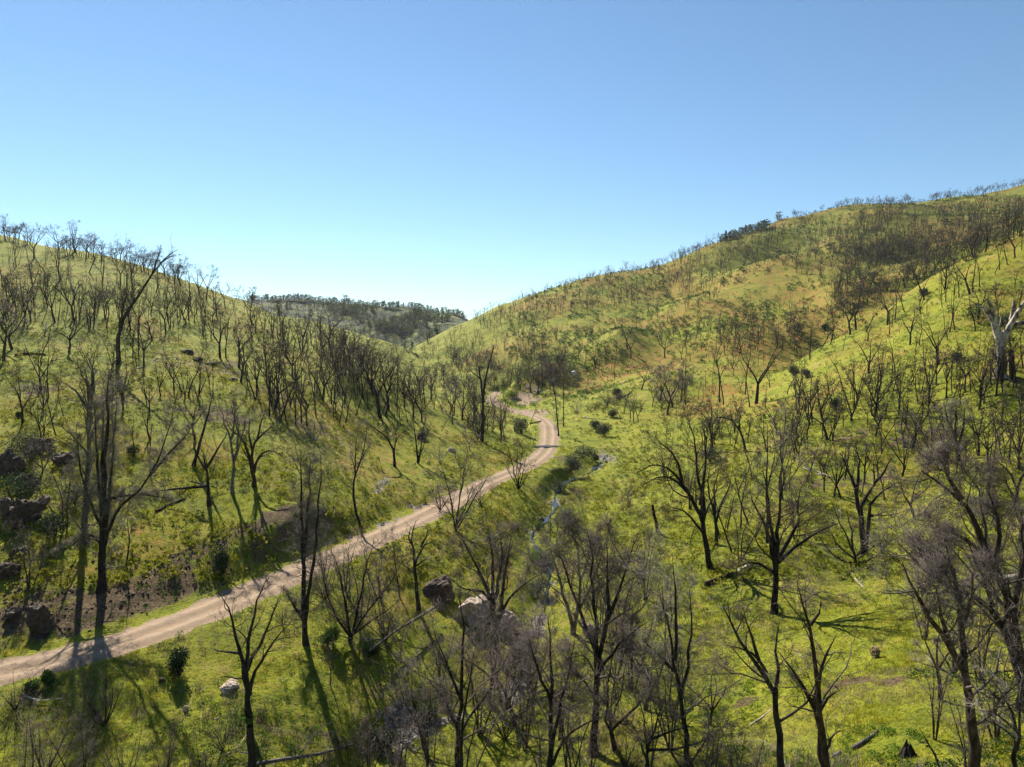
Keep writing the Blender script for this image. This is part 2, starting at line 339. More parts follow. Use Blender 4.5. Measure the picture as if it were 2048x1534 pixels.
# warm dry tint of the sunlit right hills
hill = sstep(20, 60, X + 0.10 * Yg - 5) * sstep(90, 150, Rg)
farR = sstep(200, 250, Rg) * sstep(-20, 10, X) * (1 - sstep(700, 800, Rg))
m_warm = np.clip(0.50 * sstep(-0.15, 0.35, wpat(14, 4, 90)) * hill + farR * (0.36 + 1.25 * wpat(26, 4, 91)), 0, 1)
spur = sstep(30, 45, X) * sstep(60, 90, Rg) * (1 - sstep(190, 220, Rg))
m_warm = np.clip(m_warm + 0.55 * spur * sstep(-0.05, 0.3, wpat(11, 4, 92)), 0, 1)
m_warm = np.maximum(m_warm, 0.5 * sstep(0.0, 0.4, wpat(9, 3, 93)) * (X < 0) * sstep(30, 60, Rg) * (1 - sstep(200, 240, Rg)))
for a in ((1300, 655, 14, 14), (1560, 540, 22, 22), (1500, 545, 16, 18), (1380, 590, 22, 20), (1060, 690, 16, 20), (1230, 600, 26, 20), (1620, 620, 20, 14), (1330, 700, 25, 9), (1000, 700, 20, 30)):
    m_warm = np.maximum(m_warm, 0.75 * blob(*a, 1.0, int(a[1]) % 40))
m_dark = np.clip(sstep(430, 600, Rg) * 1.0 * (X < 0.0 * Yg + 20) + sstep(200, 300, Rg) * sstep(90, 200, X) * .35, 0, 1)
attr = np.stack([np.maximum(m_road, 0.85 * m_pull), m_soil, m_grav, m_warm], 1).astype(np.float32)
def ground_mat():
    m, n, l, p = mat('hillside grass and soil'); pos = n.new('ShaderNodeNewGeometry').outputs['Position']
    va = n.new('ShaderNodeVertexColor'); va.layer_name = 'mask'; sep = n.new('ShaderNodeSeparateColor'); l.new(va.outputs[0], sep.inputs[0])
    vb = n.new('ShaderNodeVertexColor'); vb.layer_name = 'mask2'; sepb = n.new('ShaderNodeSeparateColor'); l.new(vb.outputs[0], sepb.inputs[0])
    road, soil, grav, warm, dark = sep.outputs[0], sep.outputs[1], sep.outputs[2], sepb.outputs[0], sepb.outputs[1]
    n1 = noise(n, l, pos, 0.16, 5, 0.6, 0.4); n2 = noise(n, l, pos, 0.9, 6, 0.65); n3 = noise(n, l, pos, 5.0, 5, 0.7); n4 = noise(n, l, pos, 0.035, 3, 0.5)
    g = ramp(n, [(0.28, (0.046, 0.062, 0.008)), (0.40, (0.112, 0.140, 0.012)), (0.52, (0.215, 0.238, 0.015)), (0.66, (0.31, 0.26, 0.042))])
    s = math_n(n, l, 'ADD', math_n(n, l, 'MULTIPLY', n1, 0.55), math_n(n, l, 'MULTIPLY', n2, 0.45)); l.new(s, g.inputs[0])
    # small scale dry thatch and dark gaps between tufts
    c = mix(n, l, rng_map(n, l, n3, 0.50, 0.72), g.outputs[0], rgb(0.19, 0.165, 0.055))
    c = mix(n, l, rng_map(n, l, n3, 0.46, 0.33), c, rgb(0.035, 0.052, 0.010))
    n5 = noise(n, l, pos, 2.2, 4, 0.6); c = mix(n, l, rng_map(n, l, n5, 0.56, 0.70, 0, .75), c, rgb(0.042, 0.062, 0.012))
    # straw patches
    st = math_n(n, l, 'MULTIPLY', rng_map(n, l, n1, 0.55, 0.70), rng_map(n, l, n2, 0.42, 0.6))
    c = mix(n, l, math_n(n, l, 'MULTIPLY', st, 0.75), c, rgb(0.24, 0.19, 0.085))
    # warm reddish new growth on the dry slopes
    w1 = noise(n, l, pos, 0.30, 5, 0.7, 0.6); wr = ramp(n, [(0.34, (0.15, 0.135, 0.020)), (0.48, (0.27, 0.165, 0.040)), (0.64, (0.30, 0.115, 0.045))]); l.new(w1, wr.inputs[0])
    wf = math_n(n, l, 'MULTIPLY', warm, rng_map(n, l, math_n(n, l, 'ADD', math_n(n, l, 'MULTIPLY', n2, .5), math_n(n, l, 'MULTIPLY', noise(n, l, pos, .35, 4, .7), .5)), 0.43, 0.55, 0.10, 1.0)); c = mix(n, l, wf, c, wr.outputs[0])
    # far brush
    c = mix(n, l, math_n(n, l, 'MULTIPLY', dark, rng_map(n, l, noise(n, l, pos, 0.09, 5, 0.7), 0.36, 0.50)), c, rgb(0.030, 0.048, 0.022))
    # soil
    sr = ramp(n, [(0.3, (0.035, 0.024, 0.014)), (0.5, (0.11, 0.077, 0.043)), (0.7, (0.20, 0.15, 0.085))]); l.new(n3, sr.inputs[0])
    sf = rng_map(n, l, math_n(n, l, 'ADD', soil, math_n(n, l, 'MULTIPLY', math_n(n, l, 'SUBTRACT', n2, 0.5), 2.2)), 0.32, 0.66); c = mix(n, l, sf, c, sr.outputs[0])
    # gravel
    vor = n.new('ShaderNodeTexVoronoi'); vor.inputs['Scale'].default_value = 5.5; l.new(pos, vor.inputs['Vector'])
    gr = ramp(n, [(0.0, (0.09, 0.078, 0.062)), (0.5, (0.21, 0.185, 0.155)), (1.0, (0.38, 0.345, 0.30))]); sepv = n.new('ShaderNodeSeparateColor'); l.new(vor.outputs['Color'], sepv.inputs[0]); l.new(sepv.outputs[0], gr.inputs[0])
    gf = rng_map(n, l, math_n(n, l, 'ADD', grav, math_n(n, l, 'MULTIPLY', math_n(n, l, 'SUBTRACT', n2, 0.5), 0.9)), 0.38, 0.6); c = mix(n, l, gf, c, gr.outputs[0])
    # road
    rr = ramp(n, [(0.25, (0.14, 0.095, 0.062)), (0.45, (0.255, 0.182, 0.125)), (0.75, (0.355, 0.265, 0.19))]); rs = math_n(n, l, 'ADD', math_n(n, l, 'MULTIPLY', n3, 0.55), math_n(n, l, 'MULTIPLY', n2, 0.45)); l.new(rs, rr.inputs[0])
    track = sepb.outputs[2]
    rc = mix(n, l, math_n(n, l, 'MULTIPLY', track, rng_map(n, l, n2, 0.40, 0.60)), rr.outputs[0], rgb(0.17, 0.155, 0.065))
    rc = mix(n, l, math_n(n, l, 'MULTIPLY', va.outputs['Alpha'], .55), mix(n, l, .28, rc, rgb(.12, .09, .055)), rgb(.385, .288, .208))
    rc = mix(n, l, math_n(n, l, 'MULTIPLY', rng_map(n, l, n2, 0.48, 0.62), .5), rc, rgb(.17, .125, .085))
    rf = rng_map(n, l, math_n(n, l, 'ADD', road, math_n(n, l, 'ADD', math_n(n, l, 'MULTIPLY', math_n(n, l, 'SUBTRACT', n3, 0.5), 0.8), math_n(n, l, 'MULTIPLY', math_n(n, l, 'SUBTRACT', n2, 0.5), 0.9))), 0.40, 0.60); c = mix(n, l, rf, c, rc)
    l.new(c, p.inputs['Base Color']); p.inputs['Roughness'].default_value = 0.95; p.inputs['Specular IOR Level'].default_value = 0.1
    b = n.new('ShaderNodeBump'); b.inputs['Strength'].default_value = 0.9
    l.new(math_n(n, l, 'SUBTRACT', 0.30, math_n(n, l, 'MULTIPLY', rf, 0.24)), b.inputs['Distance'])
    l.new(math_n(n, l, 'ADD', n3, math_n(n, l, 'MULTIPLY', n2, 0.8)), b.inputs['Height']); l.new(b.outputs[0], p.inputs['Normal'])
    return m
M['ground'] = ground_mat()
me = mesh_np('ground', V, [Q], M['ground'], smooth=True)
ca = me.color_attributes.new('mask', 'FLOAT_COLOR', 'POINT'); a4 = np.ones((len(V), 4), np.float32); a4[:, :3] = attr[:, :3]; a4[:, 3] = np.exp(-((rd - .85 + wpat(7, 2, 57) * .25) / .28) ** 2); ca.data.foreach_set('color', a4.ravel())
cb = me.color_attributes.new('mask2', 'FLOAT_COLOR', 'POINT'); a4 = np.ones((len(V), 4), np.float32); a4[:, 0] = attr[:, 3]; a4[:, 1] = m_dark
a4[:, 2] = (1 - sstep(0.25, 0.55, rd + wpat(1.5, 2, 55) * .3)) * sstep(60, 110, Yg) * 0.9 * (m_pull < .4); cb.data.foreach_set('color', a4.ravel())
tag(link('hillside_ground', me), kind='structure')

# stream water: ribbon a little above the bed
def ribbon(P, half, dz):
    d = np.gradient(P[:, :2], axis=0); d /= np.linalg.norm(d, axis=1)[:, None] + 1e-9; nrm = np.stack([-d[:, 1], d[:, 0]], 1)
    cols = []
    for k in (-1, -.5, 0, .5, 1):
        q = P.copy(); q[:, :2] += nrm * (half * k)[:, None]; q[:, 2] += dz; cols.append(q)
    Vv = np.stack(cols, 1).reshape(-1, 3); n_ = len(P); i = np.arange(n_ - 1)[:, None] * 5; jj = np.arange(4)[None]
    return Vv, np.stack([i + jj, i + jj + 1, i + 5 + jj + 1, i + 5 + jj], -1).reshape(-1, 4)
m, n, l, p = mat('stream water'); p.inputs['Base Color'].default_value = rgb(0.030, 0.036, 0.026); p.inputs['Roughness'].default_value = 0.09; p.inputs['IOR'].default_value = 1.33
bb = n.new('ShaderNodeBump'); bb.inputs['Strength'].default_value = 0.35; bb.inputs['Distance'].default_value = 0.05; l.new(noise(n, l, n.new('ShaderNodeNewGeometry').outputs['Position'], 5, 4), bb.inputs['Height']); l.new(bb.outputs[0], p.inputs['Normal'])
M['water'] = m
SW = resample(SPL, 0.8); hw = (0.12 + 2.0 * np.clip(fbm(SW[:, 0] / 4, SW[:, 1] / 4, 2, 44) - 0.02, 0, 1)) * np.interp(SW[:, 1], [30, 55, 66, 80, 130], [.22, .3, .8, 1.0, .35])
vv, qq = ribbon(SW, hw, 0.14); tag(link('stream_water', mesh_np('stream_water', vv, [qq], m, True)), kind='structure')
# puddle on the road ford
h = hit(1085, 893)
th_ = np.linspace(0, 2 * math.pi, 28)[:-1]; pv = np.stack([h[0] + np.cos(th_) * 3.4 * (1 + .25 * np.sin(3 * th_)), h[1] + np.sin(th_) * 1.1 * (1 + .2 * np.cos(5 * th_)), np.full(27, h[2] + 0.06)], 1)
tag(link('ford_water', mesh_np('ford_water', pv, [np.arange(27)[None]], m)), kind='structure')
# ------------------------------------------------------------------ tree building
class TB:
    """collects tapering tubes (polylines) and thin cone twigs, then makes one mesh"""
    def __init__(s): s.g = {}; s.tw = []
    def add(s, P, R, k):
        s.g.setdefault((len(P), k), []).append((P, R))
    def twigs(s, B, D, L, R):            # base, unit direction, length, radius arrays
        s.tw.append((B, D, L, R))
    def arrays(s):
        VV = []; QQ = []; off = 0
        for (n_, k), lst in s.g.items():
            P = np.array([a[0] for a in lst]); R = np.array([a[1] for a in lst]); m_ = len(lst)
            T = np.gradient(P, axis=1); T /= np.linalg.norm(T, axis=2, keepdims=True) + 1e-9
            ref = np.where(np.abs(T[..., 2:3]) > 0.9, np.array([1.0, 0, 0]), np.array([0, 0, 1.0])) * np.ones_like(T)
            if n_ > 2: ref = np.repeat(ref[:, :1], n_, 1); bad = np.abs((ref * T).sum(2)) > 0.97; ref[bad] = (0.6, 0.8, 0)
            A = np.cross(T, ref); A /= np.linalg.norm(A, axis=2, keepdims=True) + 1e-9; Bn = np.cross(T, A)
            an = np.arange(k) * 2 * math.pi / k
            ring = P[:, :, None] + (A[:, :, None] * np.cos(an)[None, None, :, None] + Bn[:, :, None] * np.sin(an)[None, None, :, None]) * R[:, :, None, None]
            VV.append(ring.reshape(-1, 3)); b = (np.arange(m_) * n_ * k)[:, None, None] + (np.arange(n_ - 1) * k)[None, :, None]; a = np.arange(k)[None, None]; a1 = (a + 1) % k
            QQ.append((np.stack([b + a, b + a1, b + k + a1, b + k + a], -1).reshape(-1, 4)) + off); off += m_ * n_ * k
        TT = []
        for B, D, L, R in s.tw:
            n_ = len(B); ref = np.tile([0.31, 0.55, 0.78], (n_, 1)); A = np.cross(D, ref); A /= np.linalg.norm(A, axis=1, keepdims=True) + 1e-9; Bn = np.cross(D, A)
            R = R[:, None]; v = np.stack([B + A * R, B + (-0.5 * A + 0.87 * Bn) * R, B + (-0.5 * A - 0.87 * Bn) * R, B + D * L[:, None]], 1).reshape(-1, 3)
            VV.append(v); i = np.arange(n_)[:, None] * 4 + off
            TT.append(np.concatenate([i + [0, 1, 3], i + [1, 2, 3], i + [2, 0, 3]])); off += n_ * 4
        if not VV: return np.zeros((0, 3)), [np.zeros((0, 4), int)]
        return np.concatenate(VV), [np.concatenate(QQ) if QQ else np.zeros((0, 4), int), np.concatenate(TT) if TT else np.zeros((0, 3), int)]
    def mesh(s, name, m): v, q = s.arrays(); return mesh_np(name, v, q, m, False)

def curve(rng, p, d, L, n_, wander, trop):
    P = [p]; st = L / n_; d = np.array(d, float)
    for i in range(n_):
        d = d + rng.normal(0, wander, 3); d[2] += trop; d /= math.sqrt(d @ d) + 1e-9
        p = p + d * st; P.append(p)
    return np.array(P)
def perp(rng, d):
    a = rng.normal(0, 1, 3); a -= d * (a @ d); return a / (math.sqrt(a @ a) + 1e-9)

# level: (children, first t, angle deg, length ratio, taper-by-t, segments, wander, tropism, radius ratio)
STY = {
 'oak':    dict(lv=[(7, .28, 46, .46, .50, 5, .20, .06, .42), (6, .30, 42, .52, .3, 4, .24, .05, .5), (4, .25, 42, .60, .2, 3, .26, .03, .6)], tw=(5, .52, 46, .0058), up=.05),
 'gnarl':  dict(lv=[(5, .35, 55, .35, .3, 4, .4, .04, .5), (3, .2, 50, .4, .2, 3, .35, .04, .5)], tw=(2, .4, 50, .008), up=.05),
 'pine':   dict(lv=[(30, .10, 72, .13, .55, 3, .16, -.02, .22), (6, .1, 50, .5, .2, 2, .2, .02, .5)], tw=(5, .38, 45, .0060), up=.02),
 'slim':   dict(lv=[(8, .35, 38, .30, .3, 4, .22, .07, .42), (4, .2, 42, .42, .2, 3, .25, .06, .5)], tw=(7, .36, 42, .006), up=.08),
 'bare':   dict(lv=[(5, .4, 42, .28, .3, 4, .25, .06, .4), (3, .2, 42, .4, .2, 3, .25, .05, .5)], tw=(3, .32, 42, .006), up=.06),
 'thin':   dict(lv=[(13, .18, 36, .22, .35, 4, .22, .06, .45), (5, .15, 40, .5, .2, 3, .25, .05, .55)], tw=(6, .42, 45, .0062), up=.05),
 'fan':    dict(lv=[(6, .2, 34, .45, .3, 4, .2, .08, .5), (5, .2, 38, .45, .2, 3, .22, .06, .55)], tw=(7, .32, 40, .0055), up=.08),
 'bush':   dict(lv=[(9, .1, 40, .5, .3, 4, .22, .07, .5), (7, .1, 42, .5, .2, 3, .25, .06, .55)], tw=(7, .36, 45, .0062), up=.08),
}
def grow(rng, tb, cb, P, R, L, lv, i, tw, cnt=1.0, lod=0):
    """children of polyline P with radii R; tb unused for children, cb crown batch"""
    n_ = len(P) - 1
    if i < len(lv):
        c, t0, ang, lr, tp, sg, wa, tr, rr = lv[i]; c = max(1, int(round(c * cnt * rng.uniform(.8, 1.2) * (min(1.35, max(.35, L / 6.0)) if (i == 0 and not lod) else 1)))); az = rng.uniform(0, 6.28)
        seg = np.diff(P, axis=0)
        for k in range(c):
            t = t0 + (1 - t0) * (k + rng.random()) / c; t = min(t, .985); f = t * n_; a = int(f); b = P[a] + seg[a] * (f - a); d = seg[a] / (np.linalg.norm(seg[a]) + 1e-9)
            q = perp(rng, d); an = math.radians(ang * rng.uniform(.7, 1.3)); dd = d * math.cos(an) + q * math.sin(an)
            l = L * lr * rng.uniform(.6, 1.3) * (1 - tp * t); r = max(.0095, min(.75 * R[a], (R[a] * (1 - f + a) + R[a + 1] * (f - a)) * rr * rng.uniform(.8, 1.3)))
            cp = curve(rng, b, dd, l, sg, wa, tr); cr = np.linspace(r, r * .3, sg + 1); cb.add(cp, cr, 4 if (i == 0 and not lod) else 3)
            grow(rng, tb, cb, cp, cr, l, lv, i + 1, tw, cnt, lod)
    else:
        c, tl, ang, r = tw; c = max(1, int(round(c * cnt))); t = rng.uniform(.05, 1, c) * n_; a = np.minimum(t.astype(int), n_ - 1); seg = np.diff(P, axis=0)[a]
        B = P[a] + seg * (t - a)[:, None]; d = seg / (np.linalg.norm(seg, axis=1, keepdims=True) + 1e-9); q = rng.normal(0, 1, (c, 3)); q -= d * (q * d).sum(1)[:, None]; q /= np.linalg.norm(q, axis=1, keepdims=True) + 1e-9
        an = np.radians(ang * rng.uniform(.5, 1.4, c))[:, None]; D = d * np.cos(an) + q * np.sin(an); D[:, 2] += .12; D /= np.linalg.norm(D, axis=1, keepdims=True)
        ln = tl * rng.uniform(.5, 1.4, c); cb.twigs(B, D, ln, np.full(c, r)); B2 = B + D * ln[:, None] * .45; q2 = rng.normal(0, .55, (c, 3)); D2 = D + q2; D2 /= np.linalg.norm(D2, axis=1, keepdims=True)
        cb.twigs(B2, D2, ln * .6, np.full(c, r * .8))
def smooth_line(P, n_, rng=None, jit=0):
    P = np.asarray(P, float); d = np.r_[0, np.cumsum(np.linalg.norm(np.diff(P, axis=0), axis=1))]; t = np.linspace(0, d[-1], n_)
    Q = np.stack([np.interp(t, d, P[:, k]) for k in range(3)], 1)
    if len(P) > 2: Q[1:-1] = (Q[:-2] + 2 * Q[1:-1] + Q[2:]) / 4
    if rng is not None and jit: Q[1:-1] += rng.normal(0, jit, (n_ - 2, 3)) * [1, 1, .3]
    return Q, d[-1]
def put_tree(name, tm, cm, loc, label, cat, group=None, mt='char', mc='twig', rz=0, s=1, crown='crown'):
    e = link(name, None, None, loc); e.rotation_euler = (0, 0, rz); e.scale = (s, s, s); tag(e, label, cat, group)
    link('trunk', tm, e)
    if cm is not None: link(crown, cm, e)
    return e

# ---- traced trees: stems given on the photograph, laid out at the tree's own distance with depth of their own
def hero(name, label, cat, style, base, stems, r0, seed, mt='char', mc='twig', cnt=1.0, wid=None, depth=None, group=None, taper=.07):
    r0 *= .8; wid = wid and wid * .8
    rng = np.random.default_rng(seed); g = hit(*base) if depth is None else at(base[0], base[1], depth)
    Y = g[1]; tb, cb = TB(), TB(); root = np.array(g); root[2] -= .12; st = STY[style]; first = True
    for k, s in enumerate(stems):
        s = poly(s) if isinstance(s, str) else s
        lean = 0 if k == 0 else rng.uniform(-.32, .32); pts = []
        for (u, v) in s:
            q = at(u, v, Y); pts.append(q)
        pts = np.array(pts); H = pts[:, 2] - pts[0, 2]
        y0 = 0 if k == 0 else None
        # depth: follows the parent stem at the start, then leans away or towards us
        dist = np.r_[0, np.cumsum(np.linalg.norm(np.diff(pts, axis=0), axis=1))]
        for i_, (u, v) in enumerate(s): pts[i_] = at(u, v, Y + lean * dist[i_])
        if k == 0: pts[0] = root; main_len = dist[-1]
        rs = r0 if k == 0 else r0 * min(.85, .35 + .5 * dist[-1] / main_len)
        if k > 0 and wid: rs = wid
        n_ = max(5, min(16, int(dist[-1] / .9) + 3)); P, L = smooth_line(pts, n_, rng, .03 * min(1, dist[-1] / 4) + .01)
        R = rs * (taper + (1 - taper) * (1 - np.linspace(0, 1, n_)) ** .8)
        if k == 0: R[0] *= 1.35
        tb.add(P - root, R, 8 if rs > .12 else 6)
        grow(rng, tb, cb, P - root, R, min(L, 11), st['lv'], 0, st['tw'][:3] + (st['tw'][3] * max(1, Y / 42),), cnt)
        if taper < .2: Rb = np.full(4, R[-1] * 1.0); grow(rng, tb, cb, (P - root)[-4:], R[-4:] + .01, L * .45, st['lv'][1:], 0, st['tw'][:3] + (st['tw'][3] * max(1, Y / 42),), .55)
    e = link(name, None, None, root); tag(e, label, cat, group); link('trunk', tb.mesh(name + '_trunk', M[mt]), e)
    v, q = cb.arrays()
    if len(v): link('crown', mesh_np(name + '_crown', v, q, M[mc]), e)
    return e
def T(label, style, base, stems, r0, seed, **k):
    return hero(k.pop('name', 'burnt_tree'), label, k.pop('cat', 'tree'), style, base, stems, r0, seed, **k)

T('tall fire blackened pine with many upright leaders, rising left of the dirt road', 'pine', (203, 1183), ["203 1183,205 1090,207 1000,212 900,215 800,218 742", "207 1085,217 1030,222 950,229 850,236 770", "205 1060,203 960,205 870,206 790", "204 1040,196 960,192 880,190 800", "210 1092,228 1030,250 1000,275 985,300 950,320 915,337 860,352 812", "300 950,330 915,365 880,385 850", "202 1050,185 1010,172 990,160 930,152 850", "200 1085,180 1060,150 1088,108 1112", "210 1000,250 990,300 990,345 1000"], .34, 1, mc='silver', cnt=1.25, wid=.15)
T('thick grey oak with crooked crown just left of the tall upright pine', 'oak', (168, 1085), ["170 1085,172 1000,178 900,182 810,172 750", "180 830,160 790,140 770,118 762", "180 815,190 770,186 730,170 705", "178 880,200 830,225 800,240 770"], .33, 2, mt='greybark', mc='twigdark', cnt=.8)
T('tall leaning black snag with one long arm reaching right above the skyline', 'bare', (237, 728), ["236 728,236 690,239 652,262 610,285 580,305 547,327 520,345 503,357 498", "239 655,247 612,256 585,264 563", "245 640,245 610,243 586", "305 547,314 520,322 492", "320 527,340 512,357 512", "262 610,252 590,250 575"], .42, 3, mc='twigdark', cnt=1.3)
T('two stemmed burnt pine standing below the road, casting long forked shadows', 'pine', (612, 1288), ["612 1288,607 1210,606 1130,604 1050,601 960,602 898", "611 1240,622 1160,631 1080,637 1020,641 950,640 905", "607 1120,614 1050,618 980,621 915", "609 1245,590 1215,570 1180"], .24, 4, mc='silver', cnt=1.2, wid=.16)
T('forked burnt oak on the green flat right of the small tan rock', 'oak', (498, 1430), ["498 1432,496 1387,486 1335,479 1301,469 1250,459 1215,442 1191", "497 1387,493 1340,497 1291,503 1250,514 1202,534 1154", "499 1390,510 1335,534 1308,556 1270,582 1245", "478 1306,455 1303,437 1303,422 1296", "495 1340,520 1290,545 1230,560 1190"], .21, 5, cnt=.62, mc='twigdark')
T('wide twiggy burnt thicket tree spreading over the road edge, mauve grey', 'bush', (700, 1285), ["702 1288,694 1230,682 1160,668 1110", "703 1280,720 1200,735 1130,748 1075", "700 1275,740 1215,782 1165,806 1120", "698 1270,665 1220,645 1160,640 1110", "705 1270,760 1230,800 1200"], .14, 6, cnt=1.0)
T('gnarled black oak with thick curling bare limbs between road and brown boulder', 'gnarl', (838, 1222), ["838 1222,833 1172,829 1132,827 1095,822 1065,832 1040", "829 1135,838 1110,846 1090,860 1078,875 1090", "832 1132,845 1123,863 1108", "842 1095,846 1078,860 1066,852 1048", "827 1095,815 1075,822 1050"], .22, 7, mc='twigdark', cnt=.8)
T('bushy many stemmed grey tree in front of the road bend', 'bush', (913, 1062), ["912 1064,905 1020,896 975,886 935", "912 1056,918 1005,926 955,936 905", "915 1056,940 1012,960 980,978 950", "912 1052,930 1020,948 965", "908 1040,890 1010,876 985"], .15, 8, cnt=.8)
T('broad oak with ascending limbs in front of the big tan boulder', 'oak', (993, 1310), ["993 1310,990 1250,986 1215,978 1185,966 1160,953 1130,938 1105,925 1075", "988 1218,985 1170,986 1130,983 1085,975 1055", "990 1255,1003 1225,1016 1200,1037 1175,1060 1160,1080 1148", "998 1235,1005 1180,1011 1140,1018 1100,1024 1070", "988 1200,999 1160,1002 1110,1004 1065", "986 1205,960 1177,930 1182,905 1160"], .30, 9, mt='charbr', cnt=.95)
T('dense mauve oak with thick black trunk at the centre of the lower slope', 'oak', (1187, 1507), ["1187 1508,1190 1440,1193 1360,1203 1290,1216 1240,1232 1195,1252 1140,1270 1080", "1194 1372,1194 1290,1190 1220,1181 1150,1184 1095,1172 1055", "1195 1350,1230 1292,1266 1262,1300 1240", "1192 1305,1170 1245,1150 1200,1130 1140,1112 1090", "1208 1275,1220 1200,1215 1130,1212 1075", "1192 1400,1170 1360,1140 1340"], .24, 10, cnt=1.15)
T('pale stemmed twin oak behind the dense mauve oak, left of it', 'oak', (1147, 1268), ["1147 1268,1145 1240,1133 1210,1120 1164,1109 1123,1100 1090", "1148 1262,1160 1201,1160 1154,1155 1102,1150 1060", "1150 1230,1175 1190,1195 1140,1210 1080", "1160 1160,1178 1120,1188 1070"], .22, 11, mt='greybark', cnt=1.0)
T('double trunked oak at the bottom edge with a dense grey crown, left of centre', 'oak', (915, 1600), ["915 1600,914 1490,922 1400,926 1310,928 1240,920 1190", "922 1560,926 1430,940 1340,952 1290", "925 1460,960 1400,990 1365,1002 1330", "922 1400,900 1340,880 1290,865 1250", "918 1460,890 1400,865 1370,845 1340"], .19, 12, cnt=.9)
T('black trunked oak at the bottom edge right of the double trunked one', 'oak', (1097, 1590), ["1097 1590,1100 1470,1103 1400,1100 1300,1096 1235", "1104 1480,1122 1400,1140 1340,1150 1280", "1105 1530,1132 1470,1180 1440,1220 1430", "1102 1410,1080 1350,1062 1300,1050 1260"], .19, 13, cnt=.95)
T('thin oak with pale grey twigs left of the lone thick oak on the green slope', 'oak', (1386, 1575), ["1386 1575,1372 1450,1358 1380,1350 1320,1335 1250,1325 1180", "1362 1400,1378 1330,1385 1250,1378 1170", "1355 1350,1320 1310,1295 1290,1275 1270", "1350 1320,1352 1240,1350 1150,1345 1110"], .16, 14, cnt=.8, mc='silver')
T('short twiggy oak filling the gap at the bottom between two black trunks', 'oak', (1290, 1590), ["1290 1590,1296 1500,1310 1440,1330 1400", "1294 1520,1275 1470,1260 1440", "1300 1480,1340 1460,1400 1450", "1296 1500,1370 1500,1430 1470"], .12, 15, cnt=.9)
T('lone thick trunked oak standing in the middle of the right green slope', 'oak', (1549, 1227), ["1549 1228,1550 1180,1553 1130,1556 1060,1562 990,1568 945", "1551 1150,1545 1095,1527 1045,1505 1010,1500 980", "1554 1120,1575 1085,1600 1050,1592 1000,1610 960", "1556 1125,1600 1085,1640 1062,1680 1045", "1548 1145,1520 1125,1490 1122,1465 1140", "1552 1110,1540 1040,1535 980,1525 940"], .30, 16, mc='twigdark', cnt=.9)
T('big charred oak with three thick black trunks on the upper right slope', 'oak', (1728, 1108), ["1722 1110,1722 1027,1712 982,1704 956,1689 930,1680 905", "1722 1030,1717 1016,1741 982,1749 962,1746 917", "1732 1104,1737 1050,1738 1008,1764 982,1798 962", "1712 985,1716 955,1719 915,1712 890", "1749 965,1764 950,1784 915", "1738 1030,1752 1033,1770 1022"], .33, 17, mc='twigdark', cnt=.55)
T('pale fan shaped dead shrub in front of the three trunked charred oak', 'fan', (1712, 1130), ["1712 1130,1710 1105,1700 1060,1692 1010", "1712 1126,1690 1126,1665 1111,1646 1086,1635 1070", "1716 1126,1740 1122,1760 1106,1773 1085,1776 1050", "1711 1112,1692 1070,1674 1030,1662 1000", "1714 1112,1728 1085,1738 1055", "1710 1118,1680 1095,1660 1068,1655 1040", "1715 1118,1745 1100,1755 1070"], .13, 18, mc='pale', cnt=.5, name='dead_shrub', cat='shrub')
T('long oak leaning left in from the right edge, tip over the grassy slope', 'oak', (2062, 1420), ["2062 1420,2030 1290,2017 1191,1975 1113,1955 1050,1923 998,1890 968,1842 941", "1923 998,1902 970,1893 935,1878 905", "1975 1113,1935 1080,1900 1060,1870 1050", "1990 1140,2000 1080,1990 1020,1970 970", "2025 1240,2040 1160,2050 1090,2045 1040"], .30, 19, mt='charbr', cnt=1.1)
T('arched black oak limb tree bowing left beside the right edge', 'oak', (2070, 1440), ["2068 1440,2030 1320,2005 1250,1985 1212,1963 1191,1930 1187,1895 1181,1860 1150,1820 1110,1789 1078", "1985 1212,1965 1150,1940 1110,1930 1070", "2005 1250,2020 1200,2015 1150", "1895 1181,1870 1190,1830 1180"], .22, 20, cnt=.9)
T('tall black oak at the bottom right whose left limb arches over the dead shrub', 'oak', (1950, 1590), ["1950 1590,1944 1437,1930 1352,1926 1300,1928 1232,1915 1180,1900 1125,1892 1090", "1929 1345,1902 1292,1862 1240,1832 1196,1810 1160,1803 1120", "1928 1240,1945 1180,1950 1130", "1902 1292,1880 1230,1870 1170"], .22, 21, mt='charbr', cnt=1.05)
T('slender forked black oak near the bottom, left one of the leaning pair', 'oak', (1570, 1590), ["1570 1590,1556 1437,1550 1403,1533 1345,1495 1304,1478 1280,1464 1246,1444 1208", "1551 1405,1555 1318,1551 1270,1560 1240", "1519 1325,1500 1258,1486 1218", "1533 1345,1510 1300,1480 1300,1455 1290"], .19, 22, cnt=.62, mc='twigdark')
T('twin trunked crooked oak near the bottom, right one of the leaning pair', 'oak', (1660, 1590), ["1660 1590,1638 1437,1618 1386,1591 1345,1556 1302", "1655 1560,1649 1471,1638 1403,1632 1352,1628 1300,1621 1249,1608 1222,1594 1164", "1626 1410,1635 1352,1645 1318,1666 1300,1673 1270", "1640 1420,1660 1390,1680 1380", "1621 1250,1640 1225,1642 1195"], .19, 23, cnt=.55, mt='charbr')
T('pale twiggy dead shrub beneath the arching limb at the right', 'fan', (1906, 1354), ["1906 1354,1906 1320,1903 1285,1910 1250", "1905 1350,1880 1338,1855 1330,1838 1325", "1908 1350,1932 1320,1950 1290,1962 1262", "1905 1345,1885 1310,1872 1280", "1908 1345,1925 1300,1930 1260", "1905 1352,1870 1330,1850 1300"], .09, 24, mc='pale', cnt=.8, name='dead_shrub', cat='shrub')
